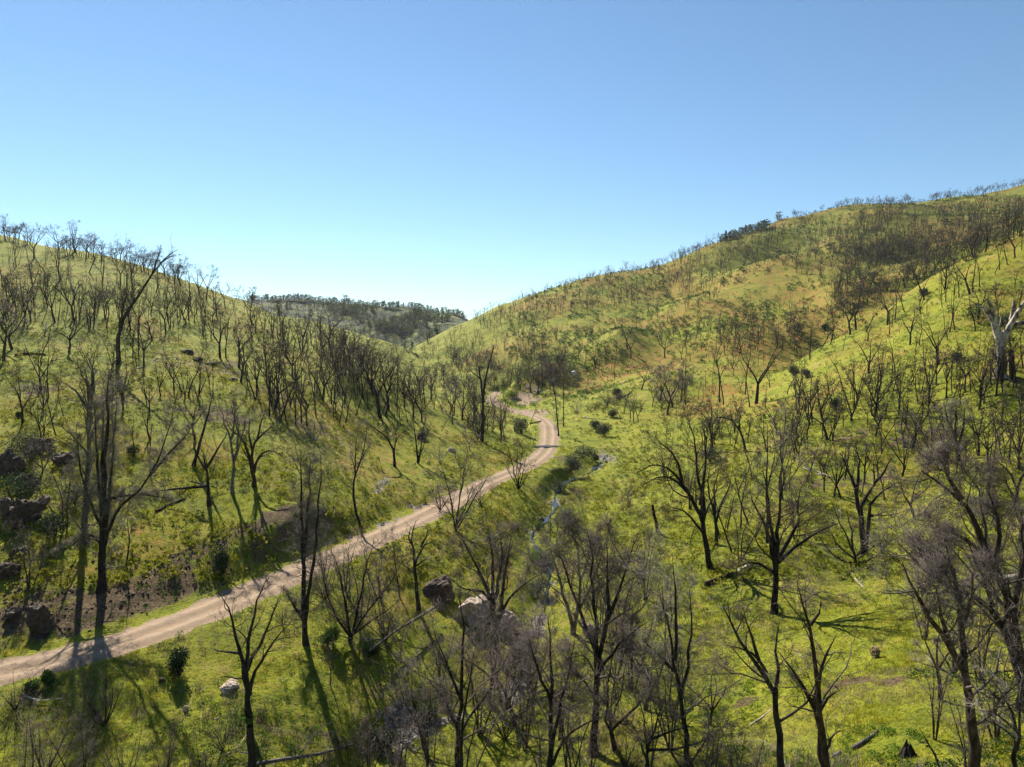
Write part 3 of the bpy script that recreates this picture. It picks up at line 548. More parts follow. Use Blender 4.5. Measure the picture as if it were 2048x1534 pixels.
T('thin black tree with pale side twigs in the bottom right corner', 'slim', (2036, 1600), ["2036 1600,2032 1470,2018 1410,2000 1375,1975 1350", "2034 1500,2038 1440,2042 1380", "2032 1480,2000 1450,1970 1440", "2030 1460,1990 1420,1960 1420"], .10, 25, mc='pale', cnt=1.0)
T('short slanting burnt pole leaning left near the bottom right corner', 'bare', (1893, 1560), ["1893 1560,1868 1503,1850 1480,1838 1455"], .07, 26, cnt=.15, name='burnt_pole', cat='snag')
T('broken black trunk cut off short at the bottom edge under the forked oak', 'bare', (506, 1590), ["506 1590,503 1480,500 1452"], .25, 27, cnt=.0, name='broken_snag', cat='snag', taper=.8)
T('burnt oak with a broken limb pointing left across the slope', 'oak', (419, 1012), ["419 1014,417 975,413 930,400 895", "414 972,380 976,340 979,296 985", "413 935,430 905,448 880,455 860", "414 972,395 966,375 962", "413 940,395 915,385 880"], .24, 28, cnt=.5, mc='twigdark')
T('slender grey forked tree between the limb broken oak and the arching oak', 'slim', (465, 985), ["465 986,465 950,470 925,462 880,445 840,437 800", "467 930,475 890,478 860,466 830,460 800", "470 920,485 870,495 830", "462 880,470 830,468 790"], .21, 29, mt='greybark', cnt=1.1)
T('black oak with an arching right limb above the long shadows on the left slope', 'oak', (508, 972), ["507 972,506 944,499 919,492 892,478 868,462 862,452 840", "506 944,505 919,503 887,516 877,539 857,556 842", "508 946,511 925,521 907,539 898,558 904,572 920", "504 900,496 860,500 830", "514 880,520 850,530 825"], .28, 30, mt='charbr', cnt=.62, mc='twigdark')
T('tall thin curved tree standing at the upper edge of the road', 'slim', (723, 1056), ["723 1056,707 1008,707 969,712 944,724 914,732 882,733 850", "711 950,708 925,700 908", "716 935,728 905,745 885", "710 945,712 900,714 860"], .19, 31, cnt=1.0)
T('small forked black oak with drooping left branch below the rubble pile', 'bare', (789, 932), ["789 932,788 911,784 889,767 869,744 852,728 842", "789 912,791 882,789 850", "791 885,800 868,812 862"], .24, 32, cnt=1.0)
T('narrow vase shaped burnt tree beside the small grey rubble', 'slim', (836, 926), ["836 926,834 900,830 870,826 840", "838 924,842 895,845 865,850 840", "836 915,848 890,856 862"], .18, 33, cnt=1.0)
T('black pole like trunk leaning right on the left slope', 'bare', (387, 932), ["387 932,399 888,412 846,422 804,427 780"], .24, 34, cnt=.5, mc='twigdark')
T('tall split charred snag with two spikes standing left of the road bend', 'bare', (964, 882), ["964 882,965 850,966 800,963 770,957 732", "966 800,968 772,975 740,983 710,988 690", "962 760,950 748,938 738"], .38, 35, cnt=.25, mc='twigdark', taper=.4)
T('fan of ash grey branches at the foot of the split snag', 'fan', (956, 880), ["956 880,948 855,938 835,930 825", "957 878,962 850,970 830", "956 876,950 845,948 820", "957 878,975 855,990 840"], .13, 36, mc='silver', cnt=.9, name='dead_shrub', cat='shrub')
T('vase shaped bush tree with many black stems between road and stream', 'fan', (1037, 977), ["1036 978,1028 940,1018 905,1012 880", "1037 976,1036 935,1034 895", "1038 976,1048 935,1056 900", "1038 978,1056 950,1070 925", "1036 976,1022 950,1008 928", "1037 970,1042 920,1046 885"], .14, 37, cnt=1.0, mc='twigdark')
T('slim tree with black base close to the right side of the road', 'pine', (1117, 872), ["1117 872,1114 830,1110 790,1104 758"], .22, 38, cnt=.8, mc='silver')
T('straight thin pole tree right of the slim black based tree by the road', 'bare', (1127, 853), ["1127 853,1127 800,1127 750,1125 738"], .17, 39, cnt=.9, mc='silver')
T('short limbless black snag on the bright green flat near the stream', 'bare', (1317, 1068), ["1317 1068,1311 1040,1305 1010"], .22, 40, cnt=.1, name='broken_snag', cat='snag', taper=.75)
T('large leaning oak sweeping left over the bright green flat', 'oak', (1422, 1138), ["1422 1138,1413 1099,1405 1039,1377 987,1358 955,1330 929,1304 926,1285 940", "1365 965,1358 935,1351 908,1322 890,1310 870", "1405 1039,1411 1000,1395 961,1392 909,1385 856,1372 840", "1377 987,1340 950,1310 955,1285 970", "1400 1010,1410 950,1411 882,1405 850", "1410 1070,1370 1020,1335 1012"], .32, 41, cnt=.85, mc='twigdark')
T('upright oak directly right of the large leaning oak', 'oak', (1433, 1090), ["1432 1090,1430 1026,1415 980,1420 930", "1431 1050,1440 1010,1458 980,1465 940", "1430 1030,1428 970,1440 930"], .22, 42, cnt=.75, mc='twigdark')
T('black tree arching left from the spur, its top bent level', 'slim', (1491, 904), ["1491 904,1487 877,1473 849,1458 836,1437 833,1425 838", "1480 862,1478 840,1485 815"], .26, 43, cnt=1.1, mc='twigdark')
T('dark rounded oak behind the leaning oak, a grey bush at its foot', 'oak', (1424, 905), ["1424 905,1424 877,1418 846,1405 826,1395 815", "1424 880,1435 855,1450 842", "1420 855,1424 825,1420 800"], .26, 44, cnt=.7, mc='twigdark')
T('short burnt oak with pale twig crown high on the right slope', 'oak', (1918, 922), ["1918 922,1914 892,1908 865,1895 840,1890 810", "1915 893,1925 868,1928 840,1930 810", "1912 875,1910 840,1912 805", "1917 905,1928 898"], .30, 45, cnt=.75, mc='silver')
T('massive broken oak with peeling white trunk at the right edge', 'bare', (2001, 756), ["2001 756,2003 720,2002 690,1996 665,1986 640,1967 611", "2003 690,2012 665,2032 630,2050 605,2065 585", "1990 650,1988 625,1975 600", "2025 640,2030 615,2028 600", "2018 655,2040 645,2060 645"], .86, 46, mt='burnwhite', mc='silver', cnt=.8, taper=.3, wid=.50)
T('stout charred stub of trunk just right of the white trunked oak', 'bare', (2026, 762), ["2026 762,2024 730,2022 700"], .42, 47, cnt=.0, name='burnt_stump', cat='stump', taper=.85)
T('tall thin forked tree among the trunks behind the lone oak', 'slim', (1535, 1085), ["1537 1088,1534 1020,1532 960,1536 900,1534 850", "1534 980,1545 930,1555 890"], .16, 48, cnt=.9)
T('slim dead tree with bleached upper branches above the lone oak', 'slim', (1565, 1000), ["1565 1040,1563 970,1562 900,1560 850,1556 820", "1563 985,1590 945,1620 910,1640 895", "1563 960,1540 935,1525 920", "1590 945,1600 925,1598 905"], .14, 49, cnt=.9, mc='pale')
# ------------------------------------------------------------------ repeat trees: a few grown kinds, copied
def variant(style, seed, twr, cnt, lod=0):
    """tree of nominal height 10 m, base at origin -> (trunk batch, crown batch)"""
    rng = np.random.default_rng(seed); tb, cb = TB(), TB(); st = STY[style]; lv = list(st['lv']); tw = (st['tw'][0], st['tw'][1], st['tw'][2], twr)
    if lod: lv = [(max(3, int(lv[0][0] * .6)),) + lv[0][1:5] + (2,) + lv[0][6:]]; tw = (6 if style in ('oak', 'bush', 'fan') else 4, .9, 48, twr)
    k = 3 if lod else 7
    def stem(p, d, L, r, n_, wa, tr, tap=.25):
        P = curve(rng, np.array(p, float), d, L, n_, wa, tr); R = np.linspace(r, r * tap, n_ + 1); tb.add(P, R, k); grow(rng, tb, cb, P, R, L, lv, 0, tw, cnt, lod); return P, R
    nn = 3 if lod else 9
    if style in ('oak',):
        h0 = rng.uniform(2.0, 3.6); P = curve(rng, np.array((0, 0, -.25)), (rng.uniform(-.15, .15), rng.uniform(-.15, .15), 1), h0, 3, .07, .03); tb.add(P, np.linspace(.24, .17, 4), k)
        for i in range(rng.integers(3, 5)):
            a = i * 2.2 + rng.uniform(0, 1); s = rng.uniform(.35, .75); stem(P[-1], (math.cos(a) * s, math.sin(a) * s, 1), (10 - h0) * rng.uniform(.7, 1.0), .13, nn - 1, .13, .05, .1)
    elif style == 'thin':
        for i in range(rng.integers(3, 6)):
            a = i * 2.4 + rng.uniform(0, 1); s = rng.uniform(.05, .38); stem((math.cos(a) * .15, math.sin(a) * .15, -.2), (math.cos(a) * s, math.sin(a) * s, 1), rng.uniform(6.5, 10.2), .09, nn, .09, .03, .1)
    elif style in ('fan', 'bush'):
        for i in range(rng.integers(7, 10)):
            a = i * 2.4 + rng.uniform(0, 1); s = rng.uniform(.2, 1.1); stem((0, 0, -.15), (math.cos(a) * s, math.sin(a) * s, 1), rng.uniform(6, 10), .10, nn - 1, .10, .05, .12)
    elif style == 'pine':
        stem((0, 0, -.25), (0.02, 0, 1), 10, .13, nn, .02, .02, .1)
    else:
        a = rng.uniform(0, 6.28); s = rng.uniform(.0, .2); P, R = stem((0, 0, -.25), (math.cos(a) * s, math.sin(a) * s, 1), rng.uniform(8.5, 10.5), .135 if style == 'slim' else .12, nn, .13, .04, .1)
        if rng.random() < .65:
            j = len(P) // 3; a = rng.uniform(0, 6.28); stem(P[j], (math.cos(a) * .4, math.sin(a) * .4, 1), rng.uniform(4.5, 6.5), R[j] * .75, nn - 2, .13, .06, .12)
    return tb, cb
VAR = {}
for sname, style, cnt_, twr, num, mt, mc in (('oak', 'oak', .66, .017, 6, 'char', 'twigdark'), ('slim', 'slim', .75, .013, 7, 'char', 'twigdark'), ('pole', 'bare', .8, .012, 5, 'char', 'twigdark'), ('grey', 'slim', 1.1, .014, 4, 'greybark', 'twig'),
                                             ('mauve', 'oak', .78, .017, 3, 'charbr', 'twig'), ('fan', 'fan', .8, .013, 4, 'pale', 'silver'), ('pine', 'pine', .6, .012, 3, 'char', 'silver'), ('thin', 'thin', .8, .0075, 5, 'charbr', 'twig'), ('brush', 'bush', .55, .016, 4, 'charbr', 'twig')):
    VAR[sname] = []
    for i in range(num):
        tb, cb = variant(style, 1000 + i * 7 + len(sname) * 131 + ord(sname[0]), twr, cnt_)
        VAR[sname].append((tb.mesh(sname + '_trunk', M[mt]), cb.mesh(sname + '_crown', M[mc])))
WORD = {'oak': 'spreading burnt oak', 'slim': 'slim burnt tree', 'pole': 'thin sparse burnt tree', 'grey': 'grey bare tree', 'mauve': 'brown bare oak', 'fan': 'pale dead shrub', 'thin': 'slender grey twiggy tree', 'pine': 'straight burnt pine', 'brush': 'twiggy brown bush'}
NAME = {'fan': 'dead_shrub'}
rg = np.random.default_rng(77)
LIST = []     # (kind, u, v, height in photo px)
MID = """
oak 68 517 72,oak 12 482 50,oak 38 478 40,oak 118 500 55,slim 104 512 48,oak 150 505 60,oak 172 518 58,oak 205 508 45,oak 240 522 50,slim 178 545 75,pole 205 560 70,oak 288 540 48,slim 262 560 70,oak 330 553 45,oak 362 572 50,slim 352 590 70,
oak 398 590 62,oak 412 600 70,slim 380 612 80,pole 426 612 60,oak 450 612 45,slim 468 622 40,pole 488 625 35,slim 505 632 36,pole 330 615 60,slim 312 585 75,slim 290 600 62,
pole 8 580 80,slim 30 595 70,slim 95 560 80,oak 122 560 70,slim 150 620 95,oak 110 645 90,slim 62 640 95,oak 148 640 105,mauve 25 700 110,mauve 8 725 120,oak 180 655 70,slim 82 730 110,oak 138 705 100,slim 212 655 90,pole 210 600 55,
slim 278 700 115,slim 265 715 95,oak 305 680 75,fan 303 678 50,slim 340 655 80,slim 370 640 70,pole 405 670 60,oak 440 715 110,slim 452 716 100,oak 478 735 105,slim 492 748 90,grey 365 790 110,slim 378 796 120,slim 398 790 95,slim 420 780 75,oak 45 850 130,oak 390 880 100,
slim 512 800 115,slim 535 795 100,oak 548 830 160,slim 558 842 150,slim 583 800 95,slim 600 815 110,slim 618 812 130,oak 645 800 110,slim 655 780 95,slim 672 740 100,oak 625 640 50,slim 640 690 90,oak 660 700 100,slim 690 790 110,slim 690 845 110,fan 630 880 75,
oak 760 835 135,oak 777 820 120,slim 715 790 95,slim 728 800 110,slim 712 830 100,oak 745 790 120,slim 782 780 90,oak 735 760 95,slim 795 770 80,oak 700 730 85,slim 850 810 100,pole 868 820 70,oak 840 790 80,oak 862 800 75,slim 884 820 50,grey 905 850 95,oak 925 840 90,mauve 900 830 70,slim 882 862 45,grey 1010 880 90,slim 1000 885 70,oak 1002 870 85,brush 1042 865 45,
fan 925 935 75,fan 880 925 60,mauve 1075 790 60,oak 1040 780 55,oak 1062 785 60,slim 1085 775 60,slim 1100 780 75,mauve 1110 790 70,grey 1170 800 60,grey 1155 795 55,fan 1153 825 45,fan 1215 808 45,fan 1258 812 35,oak 1283 780 60,slim 1230 760 60,oak 1192 735 65,oak 1255 700 60,slim 1170 730 45,oak 1262 716 55,slim 1320 690 50,oak 1330 715 65,slim 1392 680 50,
mauve 1320 800 75,mauve 1335 830 100,mauve 1345 815 95,grey 1365 815 90,slim 1372 810 100,slim 1360 805 95,slim 1440 805 120,slim 1447 810 110,slim 1490 790 110,oak 1512 808 130,slim 1499 815 90,slim 1530 818 60,oak 1540 775 45,slim 1552 872 70,oak 1556 870 90,slim 1575 790 85,
slim 1612 815 115,slim 1622 850 105,pole 1625 850 120,pole 1614 880 130,slim 1657 880 100,oak 1655 880 115,slim 1700 840 130,slim 1703 842 145,slim 1750 795 110,oak 1756 790 100,pole 1771 838 80,slim 1735 830 60,slim 1790 745 90,slim 1830 740 85,oak 1820 690 90,slim 1875 735 85,oak 1878 730 100,pole 1895 680 75,slim 1910 660 95,oak 1958 820 95,slim 1926 735 60,
slim 1620 720 85,slim 1640 700 80,slim 1660 690 85,oak 1700 670 90,oak 1712 660 100,slim 1730 665 80,oak 1775 650 95,slim 1790 640 85,slim 1810 625 80,slim 1850 600 110,slim 1838 605 90,oak 1890 580 80,oak 1940 590 95,slim 1945 585 100,slim 1960 575 80,slim 1990 550 60,slim 1999 540 70,slim 2015 530 75,oak 2030 515 70,slim 2043 500 60,
slim 1770 1000 110,slim 1840 870 90,slim 1860 880 110,oak 1825 900 140,slim 1812 895 120,slim 1835 895 130,slim 1920 760 60,slim 1990 870 60,oak 2030 1010 150,oak 2040 1090 190,mauve 1990 1230 150,slim 1960 1120 130,
slim 1440 1080 130,slim 1465 1105 150,slim 1480 1060 140,slim 1498 1050 150,slim 1510 1075 120,slim 1380 1090 60,slim 1455 1060 120,grey 1475 985 110,slim 1505 960 100,slim 1340 1000 60,oak 1600 1105 50,grey 1560 1000 160,
grey 180 1090 160,slim 250 1130 130,slim 300 920 85,oak 300 880 80,slim 270 900 90,slim 220 960 90,mauve 80 960 90,brush 30 1420 95,slim 320 1005 80,brush 445 1500 90,brush 210 1450 140,grey 180 1400 120,brush 90 1560 150,brush 250 1570 120,brush 400 1580 120,slim 870 1420 110,grey 660 1370 110,grey 800 1310 90,pine 1100 1085 90,slim 1240 1140 80,
brush 1045 1350 130,brush 1230 1360 150,brush 1010 1480 120,brush 1420 1590 110,brush 1250 1540 110,grey 720 1590 130,brush 840 1610 120,pine 1330 1330 140,grey 1345 1440 190,brush 1140 1400 120,mauve 1255 1290 180,brush 650 1200 90,brush 770 1280 120,brush 565 1250 60,
slim 700 1200 90,slim 800 1195 130,fan 600 1010 50,brush 960 1010 60,brush 880 1020 70,mauve 940 900 50,brush 1000 860 45,mauve 1030 1450 210,mauve 980 1400 180,mauve 1230 1500 230,mauve 1120 1480 200,thin 930 1600 250,thin 1170 1600 220,thin 1085 1580 230,mauve 1350 1580 230,thin 1240 1320 200,thin 1200 1270 170,mauve 1420 1450 150,thin 1360 1390 190,mauve 1290 1420 190,thin 900 1440 170,mauve 850 1500 190,thin 740 1560 160,mauve 1930 1250 200,mauve 1880 1400 200,thin 1940 1580 240,mauve 2035 1420 230,thin 1840 1200 170,mauve 1970 1160 180,mauve 1830 1040 140,brush 985 812 34,grey 1060 850 60,thin 1010 1420 200,thin 960 1470 210,thin 1050 1500 220,thin 1140 1560 240,thin 1220 1440 210,thin 1265 1380 230,thin 1300 1560 230,thin 1340 1500 240,thin 1410 1600 220,thin 860 1560 230,thin 800 1600 200,thin 1060 1390 190,thin 1340 1250 170,thin 1290 1200 170,thin 880 1380 160,thin 1480 1620 200,thin 1870 1480 200,thin 1990 1480 230,thin 1960 1360 220,thin 2020 1300 230,thin 1850 1280 170,thin 2035 1180 190,thin 1880 1130 150,thin 1970 1010 130,thin 60 1180 150,thin 130 1060 170,thin 330 1590 160,thin 60 1610 200,thin 160 1600 190,thin 640 1600 150,thin 760 1200 150,thin 690 1180 120,thin 720 1240 170,thin 650 1160 110,thin 1480 1130 150,thin 1590 1080 140,thin 1380 1020 130,thin 1330 960 110,brush 1125 1010 30,brush 1145 985 28,brush 1160 1000 30,brush 1068 990 34,brush 1150 1060 40,brush 1035 1060 44,brush 1178 960 26,brush 985 985 30,brush 1060 1120 50
"""
for tok in MID.replace("\n", ",").split(","):
    if tok.strip():
        k, u, v, h = tok.split(); LIST.append((k, float(u), float(v), float(h)))
def in_poly(pt, pg):
    x, y = pt; c = False; j_ = len(pg) - 1
    for i in range(len(pg)):
        if (pg[i][1] > y) != (pg[j_][1] > y) and x < (pg[j_][0] - pg[i][0]) * (y - pg[i][1]) / (pg[j_][1] - pg[i][1]) + pg[i][0]: c = not c
        j_ = i
    return c
def sample(pg, n_):
    pg = poly(pg); xs = [a[0] for a in pg]; ys = [a[1] for a in pg]; out = []
    while len(out) < n_:
        p_ = (rg.uniform(min(xs), max(xs)), rg.uniform(min(ys), max(ys)))
        if in_poly(p_, pg): out.append(p_)
    return out
MARK = [(60, 490, 'on the left end of the skyline ridge'), (180, 515, 'on the left crest above the green slope'), (330, 560, 'on the crest behind the tall leaning snag'), (430, 605, 'where the left crest drops towards the far hill'), (60, 600, 'high on the left slope under the crest'), (170, 640, 'left of the leaning snag on the upper slope'), (300, 690, 'right behind the foot of the leaning snag'),
        (420, 690, 'beside the purple rock outcrop on the left slope'), (390, 800, 'below the purple rock outcrop'), (45, 850, 'above the dark rocks at the left edge'), (540, 810, 'on the mid left slope above the arching oak'), (640, 780, 'on the steep green flank left of the gully'), (740, 800, 'on the bright flank above the road'), (690, 720, 'on the shoulder where the far valley opens'),
        (850, 800, 'at the flank foot left of the split snag'), (915, 850, 'between the split snag and the green flank'), (1010, 875, 'between the split snag and the road bend'), (1060, 785, 'behind the dirt pullout'), (1150, 800, 'right of the road near the pullout'), (1210, 740, 'by the white tank on the far slope'), (1330, 700, 'on the orange slope right of the tank'), (1340, 815, 'in the grove on the valley right side'), (1440, 805, 'where the right spur meets the valley'),
        (1520, 800, 'at the low end of the right spur'), (1620, 850, 'low on the spur face, left part'), (1640, 700, 'on the spur crest, low part'), (1700, 840, 'halfway along the spur face'), (1760, 800, 'in the middle of the spur face'), (1780, 650, 'on the spur crest, middle part'), (1870, 730, 'left of the white trunked oak'), (1930, 590, 'high on the spur crest'), (2020, 520, 'at the top of the spur by the right edge'),
        (1840, 890, 'above the three trunked charred oak'), (1960, 820, 'below the white trunked oak'), (2020, 1100, 'behind the leaning oaks at the right edge'), (1470, 1080, 'in the row of trunks left of the lone oak'), (1490, 980, 'below the black tree arching left'), (1350, 1040, 'at the edge of the bright green flat'), (220, 1100, 'behind the tall upright pine'), (270, 900, 'above the horizontal broken limb'),
        (100, 1480, 'below the road in the bottom left corner'), (300, 1520, 'at the bottom edge left of the forked oak'), (700, 1500, 'at the bottom edge near the gravel'), (700, 1180, 'along the road edge by the twiggy thicket'), (1100, 1400, 'among the dense oaks at the bottom centre'), (1330, 1400, 'between the dense oaks and the right slope'), (1120, 1090, 'beside the stream'), (900, 950, 'on the bank just left of the road'), (1250, 1300, 'right of the dense mauve oak'), (800, 1310, 'by the dark brown boulder')]
placed = []
def place(kind, g, Hm, u, v):
    vs = VAR[kind]; tm, cm = vs[int(rg.integers(len(vs)))]; s = Hm / 10.0
    placed.append([kind, g, s, u, v, tm, cm, rg.uniform(0, 6.28), s * rg.uniform(.9, 1.15)])
for k, u, v, h in LIST:
    g = hit(u, v)
    if g is None or g[1] > 420: continue
    d = math.hypot(g[0], g[1]); place(k, g, h / F * d * math.cos(math.atan2(g[0], g[1])) * 1.03, u, v)
EXTRA = [("0 490,120 500,260 530,420 600,470 640,450 700,250 690,0 680", 6, ('oak', 'slim', 'slim', 'pole')), ("470 660,620 690,780 770,830 840,640 830,500 770", 4, ('slim', 'oak', 'slim')),
         ("1600 760,1680 700,1860 600,2046 520,2046 800,1800 850,1560 870", 12, ('slim', 'slim', 'pole', 'oak'))]
for pg, n_, ks in EXTRA:
    for (u, v) in sample(pg, n_):
        g = hit(u, v)
        if g is not None and g[1] < 300: place(ks[int(rg.integers(len(ks)))], g, rg.uniform(5, 8.5), u, v)
# labels: kind + landmark, then order from the left where a landmark has several alike
ORD = ['leftmost', 'second from left', 'third from left', 'fourth from left', 'fifth from left', 'sixth from left', 'seventh from left', 'eighth from left', 'ninth from left', 'tenth from left']
cl = {}
for p_ in placed:
    mk = min(MARK, key=lambda m_: (m_[0] - p_[3]) ** 2 + 1.6 * (m_[1] - p_[4]) ** 2)[2]; cl.setdefault((p_[0], mk), []).append(p_)
for (k, mk), ps in cl.items():
    ps.sort(key=lambda q_: q_[3])
    for i, (kind, g, s, u, v, tm, cm, rz, sx) in enumerate(ps):
        lab = WORD[k] + ' ' + mk
        if len(ps) > 1: lab = ((ORD[i].replace(' from left', '') if i < len(ps) - 1 else 'rightmost') if i < 10 else 'farther right') + ' ' + lab
        e = put_tree(NAME.get(k, 'burnt_tree'), tm, cm, g, lab, 'shrub' if k == 'fan' else 'tree', 'dead shrubs on the slopes' if k == 'fan' else 'burnt bare trees on the slopes', rz=rz, s=s)
        e.scale = (sx, sx, s)

# ---- the many more beyond: one object
def lod_set(style, seeds, twr, cnt, mi):
    out = []
    for sd_ in seeds:
        tb, cb = variant(style, sd_, twr, cnt, 1)
        for b in tb.g.values():
            for t_ in b: t_[1][:] = t_[1] * 0.9
        v1, q1 = tb.arrays(); v2, q2 = cb.arrays(); q2 = [q + len(v1) for q in q2]
        out.append((np.concatenate([v1, v2]), np.concatenate([q1[0], q2[0]]), q2[1], len(q1[0])))
    return out
def merge(name, items, mats, label, cat):
    """items: (template, xyz, scale, width)"""
    VV, Q4, Q3, M4, off = [], [], [], [], 0
    for (v, q4, q3, nt), p_, s, w in items:
        a = rg.uniform(0, 6.28); c_, s_ = math.cos(a), math.sin(a); x = (v[:, 0] * c_ - v[:, 1] * s_) * w; y = (v[:, 0] * s_ + v[:, 1] * c_) * w
        VV.append(np.stack([x + p_[0], y + p_[1], v[:, 2] * s + p_[2]], 1)); Q4.append(q4 + off); Q3.append(q3 + off); mi = np.ones(len(q4), int); mi[:nt] = 0; M4.append(mi); off += len(v)
    Q4 = np.concatenate(Q4); Q3 = np.concatenate(Q3)
    return tag(link(name, mesh_np(name, np.concatenate(VV), [Q4, Q3], mats, midx=np.r_[np.concatenate(M4), np.ones(len(Q3), int)])), label, cat, kind='stuff')
L_oak = lod_set('oak', range(5), .04, 1.2, 0); L_dense = lod_set('oak', range(30, 35), .035, 1.7, 0); L_slim = lod_set('slim', range(10, 17), .035, 1.1, 0); L_bush = lod_set('bush', range(20, 24), .045, .8, 0)
FAR = [  # polygon on the photograph, number, templates, height range m
    ("1130 570,1400 500,1700 425,2048 400,2048 470,1850 520,1700 520,1600 490,1400 580,1200 630,960 660,930 645", 1900, 'sso', (4, 8.5)),
    ("1380 590,1600 500,1750 480,1900 520,1860 560,1700 600,1560 530,1400 610,1200 665,1120 690", 400, 'sob', (4, 8)),
    ("1640 480,1720 440,1800 430,1760 470,1560 520,1480 540", 110, 'bo', (3, 7)),
    ("1700 500,1800 500,2048 430,2048 470,1860 560,1700 640,1650 640", 300, 'sob', (6, 10)),
    ("1100 700,1300 640,1500 560,1750 560,1700 640,1500 700,1300 740,1120 760", 330, 'sos', (4, 8)),
    ("1450 650,1640 660,1600 700,1500 760,1420 740", 60, 'so', (6, 9)),
    ("820 700,960 650,1150 640,1100 700,1000 740,880 740", 230, 'sos', (4, 8)),
    ("820 720,1000 700,1150 720,1120 770,1000 780,900 770", 420, 'bbo', (4, 8)),
    ("690 710,800 700,870 730,960 800,1040 850,960 870,880 820,800 790", 210, 'bbso', (5, 9)),
    ("1110 760,1200 770,1260 800,1200 830,1130 830", 150, 'b', (2.5, 5.5)),
    ("1280 770,1420 760,1440 830,1330 850", 60, 'bbs', (3.5, 7)),
    ("480 630,560 650,700 720,780 780,700 760,560 690", 60, 'so', (6, 10)),
    ("0 500,200 520,420 610,480 680,300 690,0 660", 210, 'sso', (4, 8.5)),
    ("1600 760,1680 700,1860 600,2046 520,2046 800,1800 850,1560 870", 220, 'sso', (3.5, 8)),
    ("480 640,560 660,700 730,790 790,850 850,700 860,540 850,460 760", 95, 'sso', (5, 10)),
    ("0 690,250 700,430 720,470 800,380 860,200 900,0 880", 45, 'so', (4, 8)),
    ("1400 800,1560 860,1800 860,2046 850,2046 950,1700 1000,1400 960", 110, 'sso', (3.5, 7)),
    ("1200 790,1500 780,1480 900,1330 960,1250 860", 45, 'sob', (3, 7)),
    ("560 615,700 625,860 640,860 690,760 680,640 640", 330, 'ob', (4, 7)),
]
items = []
for pg, n_, ks, (h0, h1) in FAR:
    for (u, v) in sample(pg, n_):
        g = hit(u, v)
        if g is None or (fbm(np.array([g[0] / 22]), np.array([g[1] / 22]), 2, 3)[0] < -0.22): continue
        k = ks[int(rg.integers(len(ks)))]; L_ = {'s': L_slim, 'o': L_oak, 'b': L_bush}[k]; hh = rg.uniform(h0, h1) / 10 * (.6 if k == 'b' else 1); items.append((L_[int(rg.integers(len(L_)))], g, hh, hh * rg.uniform(.9, 1.2)))
# along the two skylines
for u in np.r_[np.arange(930, 1350, 4.2), np.arange(1350, 2060, 2.4)]:
    cv = crest_v(u); g = hit(u + rg.uniform(-2, 2), cv + rg.uniform(2.0, 6))
    if g is None or rg.random() < (.45 if u < 1350 else .12) or (fbm(np.array([u / 40.]), np.array([5.]), 3, 78)[0] < -.22 and rg.random() < .8): continue
    hh = rg.uniform(2.5, 8) / 10 * (0.8 if u < 1300 else 1.0); L_ = (L_slim, L_dense)[int(rg.random() < (.3 if u < 1300 else .65))]; items.append((L_[int(rg.integers(len(L_)))], g, hh, hh * rg.uniform(.8, 1.2)))
for u in np.arange(0, 520, 3.2):
    g = hit(u + rg.uniform(-3, 3), crest_v(u) + rg.uniform(2.5, 14))
    if g is None or fbm(np.array([u / 45.]), np.array([2.]), 3, 77)[0] < -.12: continue
    hh = rg.uniform(2, 8) / 10 * (1 if u < 400 else .75); L_ = (L_slim, L_dense)[int(rg.random() < .5)]; items.append((L_[int(rg.integers(len(L_)))], g, hh, hh * rg.uniform(.9, 1.3)))
merge('distant_burnt_trees', items, [M['char'], M['twigdark']], 'small bare burnt trees scattered over the far hillsides and ridges', 'trees')
# ------------------------------------------------------------------ leafy things
def leaf_tmpl(rng, n_, sx, sz, ls, up=0.5):
    """clump of small leaf triangles inside a low dome; returns V, T"""
    a = rng.uniform(0, 6.28, n_); r = np.sqrt(rng.uniform(0, 1, n_)); z = rng.uniform(0, 1, n_) ** .8; c = np.stack([np.cos(a) * r * sx * (1 - .55 * z), np.sin(a) * r * sx * (1 - .55 * z), z * sz], 1)
    d = rng.normal(0, 1, (n_, 3)); d[:, 2] = np.abs(d[:, 2]) + up; d /= np.linalg.norm(d, axis=1, keepdims=True); e = np.cross(d, rng.normal(0, 1, (n_, 3))); e /= np.linalg.norm(e, axis=1, keepdims=True)
    L = (ls * rng.uniform(.6, 1.4, n_))[:, None]; v = np.stack([c - e * L * .38, c + e * L * .38, c + d * L], 1).reshape(-1, 3)
    return v, np.arange(n_ * 3).reshape(-1, 3)
def blade_tmpl(rng, n_, sx, h, w):
    a = rng.uniform(0, 6.28, n_); r = np.sqrt(rng.uniform(0, 1, n_)) * sx; b = np.stack([np.cos(a) * r, np.sin(a) * r, np.full(n_, -.02)], 1); t = rng.uniform(0, 6.28, n_); e = np.stack([np.cos(t), np.sin(t), 0 * t], 1)
    d = np.stack([rng.normal(0, .35, n_), rng.normal(0, .35, n_), np.ones(n_)], 1); H = (h * rng.uniform(.5, 1.3, n_))[:, None]
    return np.stack([b - e * w, b + e * w, b + d * H], 1).reshape(-1, 3), np.arange(n_ * 3).reshape(-1, 3)
